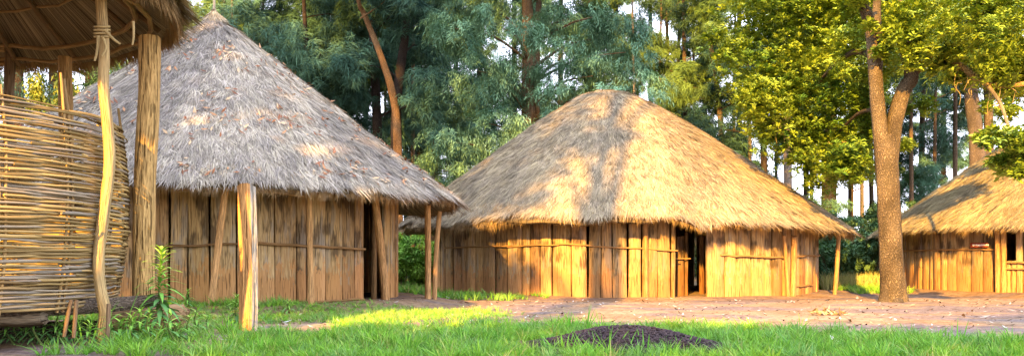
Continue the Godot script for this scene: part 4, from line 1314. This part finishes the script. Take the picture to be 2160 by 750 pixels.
func build_plants() -> void:
	rng.seed = 707
	var p := P(340, HY, 9.15)
	whorled_plant(on_ground(p.x, p.z), 1.0, 84, 0.30, "tall whorled green plant growing in front of the splintered log")
	p = P(500, HY, 11.2)
	whorled_plant(on_ground(p.x, p.z), 0.46, 40, 0.22, "short whorled plant at the foot of the lone post")
	for e in [[145, 8.75, 0.36, 16, "whorled weed under the wicker store's slanting stakes"], [130, 8.6, 0.22, 14, "small whorled weed rooted below the grey slab of log"], [255, 8.7, 0.24, 14, "small whorled weed beside the crooked prop's foot"], [396, 14.3, 0.36, 18, "whorled weed against the grey hut's plank wall"], [440, 10.4, 0.2, 14, "small whorled weed in the grass by the splintered log"], [610, 14.6, 0.2, 12, "small whorled weed before the grey hut's straight post"], [280, 9.1, 0.22, 14, "whorled weed in front of the thick short log"], [60, 8.7, 0.26, 14, "whorled weed in the shade below the grey slab of log"]]:
		var q := P(e[0], HY, e[1])
		whorled_plant(on_ground(q.x, q.z), e[2], e[3] + 6, 0.2, e[4])
	for i in 16:
		var q := P([15, 40, 70, 95, 120, 165, 190, 240, 262, 285, 300, 320, 355, 375, 395, 420][i] + rr(-6, 6), HY, [8.5, 8.7, 8.45, 8.6, 8.5, 8.7, 8.5, 8.45, 8.75, 8.5, 8.8, 8.6, 8.7, 8.9, 9.1, 9.5][i])
		whorled_plant(on_ground(q.x, q.z), rr(0.18, 0.36), rng.randi_range(14, 22), rr(0.16, 0.24), ["low leafy weed below the grey slab of log", "low leafy weed by the slanting stakes under the wicker", "low leafy weed at the crooked prop's foot", "low leafy weed in front of the splintered log", "low leafy weed beside the tall whorled plant", "low leafy weed in the open grass past the splintered log"][[0, 0, 0, 0, 1, 1, 2, 2, 3, 3, 3, 3, 4, 4, 5, 5][i]])
	# tall grass clump on the near verge
	var clump := func(at: Vector3, n: int, hmin: float, hmax: float, label: String, spread: float) -> void:
		var t := thing("grass_clump", at, label, "grass", "tall grass clumps")
		for i in n:
			var mb := MB.new()
			var a := rr(0, TAU)
			var o := Vector3(cos(a), 0, sin(a))
			blade(mb, o * rr(0, spread), (Vector3.UP + o * rr(0.02, 0.5)).normalized(), o.cross(Vector3.UP).rotated(Vector3.UP, rr(-1, 1)), rr(hmin, hmax), rr(0.012, 0.02), o * rr(0.0, 0.12) - Vector3.UP * rr(0, 0.06), 5, Color(0.15, 0.36, 0.04) * rr(0.8, 1.3))
			part("blade", mb.mesh(M.grass_blade), t)
	for e in [[1200, 11.3, 14, 0.16, 0.36, "tall grass blades rising left of the dark mound", 0.12], [1236, 10.9, 7, 0.3, 0.5, "tallest lone grass blades behind the dark mound", 0.1], [1268, 11.3, 8, 0.16, 0.4, "bent grass blades just behind the dark mound's crest", 0.1], [1385, 11.6, 8, 0.12, 0.24, "short grass tuft on the far side of the dark mound", 0.12], [1280, 8.75, 26, 0.14, 0.34, "thick grass tuft growing on the near slope of the dark mound", 0.35],
			[1190, 8.7, 18, 0.12, 0.28, "grass tuft at the near left foot of the dark mound", 0.25], [1360, 8.6, 10, 0.14, 0.30, "thin grass blades on the near right slope of the dark mound", 0.25], [1450, 8.9, 8, 0.14, 0.26, "sparse grass blades at the right end of the dark mound", 0.2], [250, 8.9, 12, 0.25, 0.6, "long grass blades beside the crooked prop", 0.12], [185, 8.6, 9, 0.25, 0.6, "long arching grass under the wicker wall", 0.12], [2010, 9.0, 7, 0.15, 0.4, "lone tall grass blades on the right verge", 0.15], [1640, 10.6, 6, 0.1, 0.28, "bent grass blades at the verge facing the husk pile", 0.1]]:
		var q := P(e[0], HY, e[1])
		clump.call(on_ground(q.x, q.z), e[2], e[3], e[4], e[5], e[6])

# ---------------------------------------------------------------- foreground things
func build_foreground() -> void:
	rng.seed = 808
	# lone split post
	var base := P(522, 706, 11.1)
	var t := thing("split_post", Vector3(base.x, gh(base.x, base.z), base.z), "lone upright split wooden post with orange face and grey side", "post")
	var mb := MB.new()
	var mg := MB.new()
	# five-sided section: broad orange split face to the front, grey weathered side to the right
	var sec := [Vector2(-0.098, 0.055), Vector2(-0.05, 0.085), Vector2(0.03, 0.09), Vector2(0.062, 0.06), Vector2(0.108, -0.03), Vector2(0.04, -0.11), Vector2(-0.08, -0.07)]
	var rows := 9
	var tops := [1.80, 1.83, 1.84, 1.83, 1.80, 1.78, 1.79]
	var g := []
	for j in rows + 1:
		var row := []
		var f := float(j) / rows
		for s in 7:
			var q: Vector2 = sec[s] * (1.05 - 0.04 * f + rr(-0.025, 0.025))
			row.append(Vector3(q.x + 0.012 * sin(f * 4.0) - 0.01 * f, -0.1 + (tops[s] + 0.1) * f, q.y))
		g.append(row)
	for s in 7:
		var s2 := (s + 1) % 7
		var grey_side := s in [3, 4, 5]
		var use: MB = mg if grey_side else mb
		var k := use.v.size()
		for j in rows + 1:
			for e in 2:
				var q: Vector3 = g[j][s if e == 0 else s2]
				use.vert(q, Vector3.BACK, Vector2((s + e) / 7.0, q.y * 0.8), Color(0.42, 0.37, 0.30) if grey_side else Color(0.70, 0.36, 0.13))
		for j in rows:
			var a := k + j * 2
			use.quad(a, a + 2, a + 3, a + 1)
	mb.smooth(); mg.smooth()
	var cap := []
	for s in 7: cap.append(g[rows][s])
	mb.face(cap, Vector3.UP, [Vector2(0, 0), Vector2(.2, 0), Vector2(.4, 0), Vector2(.5, .1), Vector2(.4, .2), Vector2(.2, .2), Vector2(0, .1)], Color(0.5, 0.34, 0.18))
	part("split_face", mb.mesh(M.split_post), t)
	var gs := part("bark_side", mg.mesh(M.split_post), t)
	gs.set_meta("label", "grey weathered side of the post")

	# mound of dark soil
	mb = MB.new()
	var na := 72
	var nr := 22
	for j in nr + 1:
		for i in na + 1:
			var a := TAU * i / na
			var f := float(j) / nr
			var rx := 1.08 * (1.0 + 0.12 * n1.get_noise_2d(cos(a) * 1.5, sin(a) * 1.5))
			var rzz := 1.0 * (1.0 + 0.12 * n1.get_noise_2d(cos(a) * 1.5 + 5, sin(a) * 1.5))
			var q := Vector2(cos(a) * rx * f, sin(a) * rzz * f)
			var hh := 0.185 * pow(cos(f * PI * 0.5), 1.35) + (0.03 * n1.get_noise_2d(q.x * 5, q.y * 5) + 0.028 * n2.get_noise_2d(q.x * 16, q.y * 16)) * (1.0 - f * 0.6) - 0.035 * f * f
			var y := gh(MOUND_C.x + q.x, MOUND_C.z + q.y) + hh
			mb.vert(Vector3(q.x, y, q.y), Vector3.UP, Vector2.ZERO, mixc(Color(0.05, 0.036, 0.038), Color(0.10, 0.068, 0.058), clampf(0.5 + n2.get_noise_2d(q.x * 9 + 4, q.y * 9), 0, 1)))
	for j in nr:
		for i in na:
			var a := j * (na + 1) + i
			mb.quad(a, a + 1, a + na + 2, a + na + 1)
	mb.smooth()
	t = thing("soil_mound", Vector3(MOUND_C.x, 0, MOUND_C.z), "low mound of dark crumbly soil in the near grass", "mound")
	part("heap", mb.mesh(M.mound_soil), t)
	# crumbs of soil on it
	var xf := []
	var cs := []
	var crumb := SphereMesh.new()
	crumb.radius = 0.013; crumb.height = 0.02; crumb.radial_segments = 6; crumb.rings = 3
	crumb.material = M.mound_soil
	for i in 4200:
		var a := rr(0, TAU)
		var f := sqrt(rr(0, 1.0))
		var q := Vector2(cos(a) * 1.1 * f, sin(a) * 1.0 * f)
		var hh := 0.185 * pow(maxf(0.0, cos(f * PI * 0.5)), 1.35) + 0.012
		xf.append(Transform3D(Basis(rdir(), rr(0, TAU)).scaled(Vector3(rr(0.5, 1.5), rr(0.5, 1.3), rr(0.5, 1.5)) * (1.0 if rng.randf() < 0.95 else 1.5)), Vector3(q.x, gh(MOUND_C.x + q.x, MOUND_C.z + q.y) + hh, q.y)))
		cs.append(mixc(Color(0.045, 0.032, 0.034), Color(0.12, 0.08, 0.07), rr(0, 1)))
	multi("crumbs", crumb, xf, cs, t).set_meta("kind", "stuff")

	# heap of dry husks on the path
	var hp := P(1752, 666, 0.0)
	var hz := 14.7
	hp = P(1752, HY, hz)
	t = thing("husk_heap", on_ground(hp.x, hp.z), "small heap of pale dry husks lying on the path", "husks")
	for i in 46:
		mb = MB.new()
		var a := rr(0, TAU)
		var o := Vector3(cos(a), 0, sin(a) * 0.6)
		var d := (Vector3(rr(-1, 1), rr(0.05, 0.8), rr(-0.5, 0.5))).normalized()
		var pos := Vector3(rr(-0.26, 0.26), rr(0.0, 0.05), rr(-0.14, 0.14))
		blade(mb, pos, d, d.cross(rdir()).normalized(), rr(0.10, 0.24), rr(0.025, 0.05), Vector3(rr(-.05, .05), -rr(0.02, 0.08), rr(-.05, .05)), 4, [Color(0.27, 0.20, 0.11), Color(0.36, 0.30, 0.20), Color(0.12, 0.075, 0.04)][i % 3] * rr(0.8, 1.15))
		part("husk", mb.mesh(M.dry_leaf), t)

func build_cover() -> void:
	rng.seed = 909
	# grass
	var xf := [[], [], [], []]
	var cs := [[], [], [], []]
	var put := func(x: float, z: float, sc: float, dry: float) -> void:
		var k := rng.randi() % 4
		var b := Basis(Vector3.UP, rr(0, TAU)).scaled(Vector3(sc, sc * rr(0.75, 1.25), sc))
		xf[k].append(Transform3D(b, on_ground(x, z)))
		var c := mixc(Color(0.11, 0.29, 0.03), Color(0.27, 0.46, 0.05), rr(0, 1))
		c = mixc(c, Color(0.20, 0.33, 0.13), 0.5 * sm(0.0, 0.3, n2.get_noise_2d(x * 2.0 + 17, z * 2.0)))
		if rng.randf() < dry: c = mixc(c, Color(0.45, 0.40, 0.14), rr(0.3, 0.9))
		cs[k].append(c)
	for i in 42000:
		var z := -rr(7.6, 17.2)
		var half := 0.62 * -z
		var x := rr(-half, half)
		var g := grass_at(x, z)
		if rng.randf() > g * 0.85: continue
		var near := -z < 12.8
		put.call(x, z, rr(0.5, 1.05) * (0.75 + 0.5 * sm(-0.3, 0.4, n1.get_noise_2d(x * 1.3, z * 1.3 + 60))) if near else rr(0.35, 0.7), 0.09 if near else 0.2)
	for i in 14000:
		var z := -rr(20.0, 34.0)
		var x := rr(-6.0, 0.5) if rng.randf() < 0.45 else rr(7.5, 15.0)
		if Vector2(x - LEFT_C.x, z - LEFT_C.z).length() < 4.4: continue
		if Vector2(x - RIGHT_C.x, z - RIGHT_C.z).length() < 7.2: continue
		var g := grass_at(x, z)
		if x > 7.0: g = 0.9 * sm(24.3, 25.3, -z + 0.8 * n1.get_noise_2d(x, z)) * (1.0 if Vector2(x - MID_C.x, z - MID_C.z).length() > 6.6 else 0.0)
		if rng.randf() > g: continue
		put.call(x, z, rr(0.9, 1.6), 0.12)
	# weeds along the foot of the left hut and a few tufts at the wide hut
	for i in 1100:
		var az := rr(-1.6, 0.75)
		var p := ring(LEFT_C, rr(3.95, 4.6), az, 0)
		if n2.get_noise_2d(p.x * 1.3, p.z * 1.3) < -0.05 or az > az_at(700, LEFT_C, 4.0): continue
		put.call(p.x, p.z, rr(0.6, 1.2), 0.1)
	for i in 420:
		var az := rr(-0.95, -0.42)
		var p := ring(MID_C, rr(5.62, 6.5), az, 0)
		if n2.get_noise_2d(p.x * 1.0, p.z * 1.0) < -0.1: continue
		put.call(p.x, p.z, rr(0.5, 0.9), 0.1)
	for k in 4:
		var o := multi("grass", SPRAY["grass%d" % k], xf[k], cs[k], self)
		tag(o, "bright green grass on the verge and between the huts", "grass", "", "stuff")
	# dry grass stalks behind, by the last eave post
	xf = [[]]; cs = [[]]
	for i in 420:
		var p := P(rr(1738, 1862), HY, rr(27.0, 28.6))
		var q := on_ground(p.x, p.z)
		xf[0].append(Transform3D(Basis(Vector3.UP, rr(0, TAU)).scaled(Vector3(1.6, rr(2.0, 4.0), 1.6)), q))
		cs[0].append(mixc(Color(0.50, 0.42, 0.18), Color(0.35, 0.36, 0.10), rr(0, 1)))
	var dg := multi("dry_grass", SPRAY.grass1, xf[0], cs[0], self)
	tag(dg, "tall straw coloured grass in front of the dark shrubs", "grass", "", "stuff")
	# litter on the path
	xf = [[], [], []]; cs = [[], [], []]
	for i in 1700:
		var z := -rr(8.5, 20.6)
		var x := rr(-0.3, 0.62) * -z if rng.randf() < 0.85 else rr(-0.5, 0.6) * -z
		if Vector2(x - MID_C.x, z - MID_C.z).length() < 5.7 or Vector2(x - LEFT_C.x, z - LEFT_C.z).length() < 4.1 or Vector2(x - RIGHT_C.x, z - RIGHT_C.z).length() < 6.7: continue
		if rng.randf() < grass_at(x, z) * 0.75: continue
		var k := i % 3
		var sc := rr(0.3, 0.8) * (1.0 if rng.randf() < 0.92 else 1.7)
		xf[k].append(Transform3D((Basis(Vector3.UP, rr(0, TAU)) * Basis(Vector3.RIGHT, rr(-0.4, 0.4))).scaled(Vector3.ONE * sc), on_ground(x, z) + Vector3(0, 0.012, 0)))
		cs[k].append([Color(0.46, 0.40, 0.31), Color(0.38, 0.26, 0.14), Color(0.20, 0.10, 0.05), Color(0.50, 0.45, 0.39), Color(0.09, 0.055, 0.035)][rng.randi() % 5] * rr(0.8, 1.1))
	for k in 3:
		var o := multi("leaf_litter", SPRAY["dry%d" % k], xf[k], cs[k], self)
		tag(o, "pale and brown dead leaves littering the bare earth", "leaves", "", "stuff")

# ---------------------------------------------------------------- the scene
func _ready() -> void:
	# camera: level, with the lens shifted up
	var cam := Camera3D.new()
	cam.name = "camera"
	add_child(cam)
	cam.position = Vector3(0, CAM_H, 0)
	var near := 0.1
	cam.set_frustum(near * 750.0 / F, Vector2(0, near * (HY - 375.0) / F), near, 900.0)
	cam.current = true
	# sky and sun
	var env := Environment.new()
	var sky := Sky.new()
	var sk := ProceduralSkyMaterial.new()
	sk.sky_top_color = Color(0.74, 0.79, 0.92)
	sk.sky_horizon_color = Color(0.94, 0.95, 1.0)
	sk.sky_curve = 0.25
	sk.ground_horizon_color = Color(0.55, 0.50, 0.44)
	sk.ground_bottom_color = Color(0.30, 0.25, 0.20)
	sk.sun_angle_max = 1.0
	sk.energy_multiplier = 1.0
	sky.sky_material = sk
	env.background_mode = Environment.BG_SKY
	env.sky = sky
	env.background_energy_multiplier = 1.2
	env.tonemap_mode = Environment.TONE_MAPPER_LINEAR
	env.tonemap_exposure = 4.9
	env.sdfgi_enabled = true
	env.ssao_enabled = true
	env.ssil_enabled = true
	var we := WorldEnvironment.new()
	we.name = "environment"
	we.environment = env
	add_child(we)
	var sun := DirectionalLight3D.new()
	sun.name = "sun"
	sun.light_color = Color(1.0, 0.78, 0.38)
	sun.light_energy = 1.6
	sun.light_angular_distance = 0.5
	sun.shadow_enabled = true
	add_child(sun)
	var el := deg_to_rad(20.0)
	var az := deg_to_rad(-15.0)
	var to_sun := Vector3(sin(az) * cos(el), sin(el), cos(az) * cos(el))
	sun.look_at_from_position(to_sun * 50.0, Vector3.ZERO, Vector3.UP)

	make_materials()
	make_sprays()
	build_ground()
	build_huts()
	build_granary()
	build_trees()
	build_undergrowth()
	build_plants()
	build_foreground()
	build_cover()
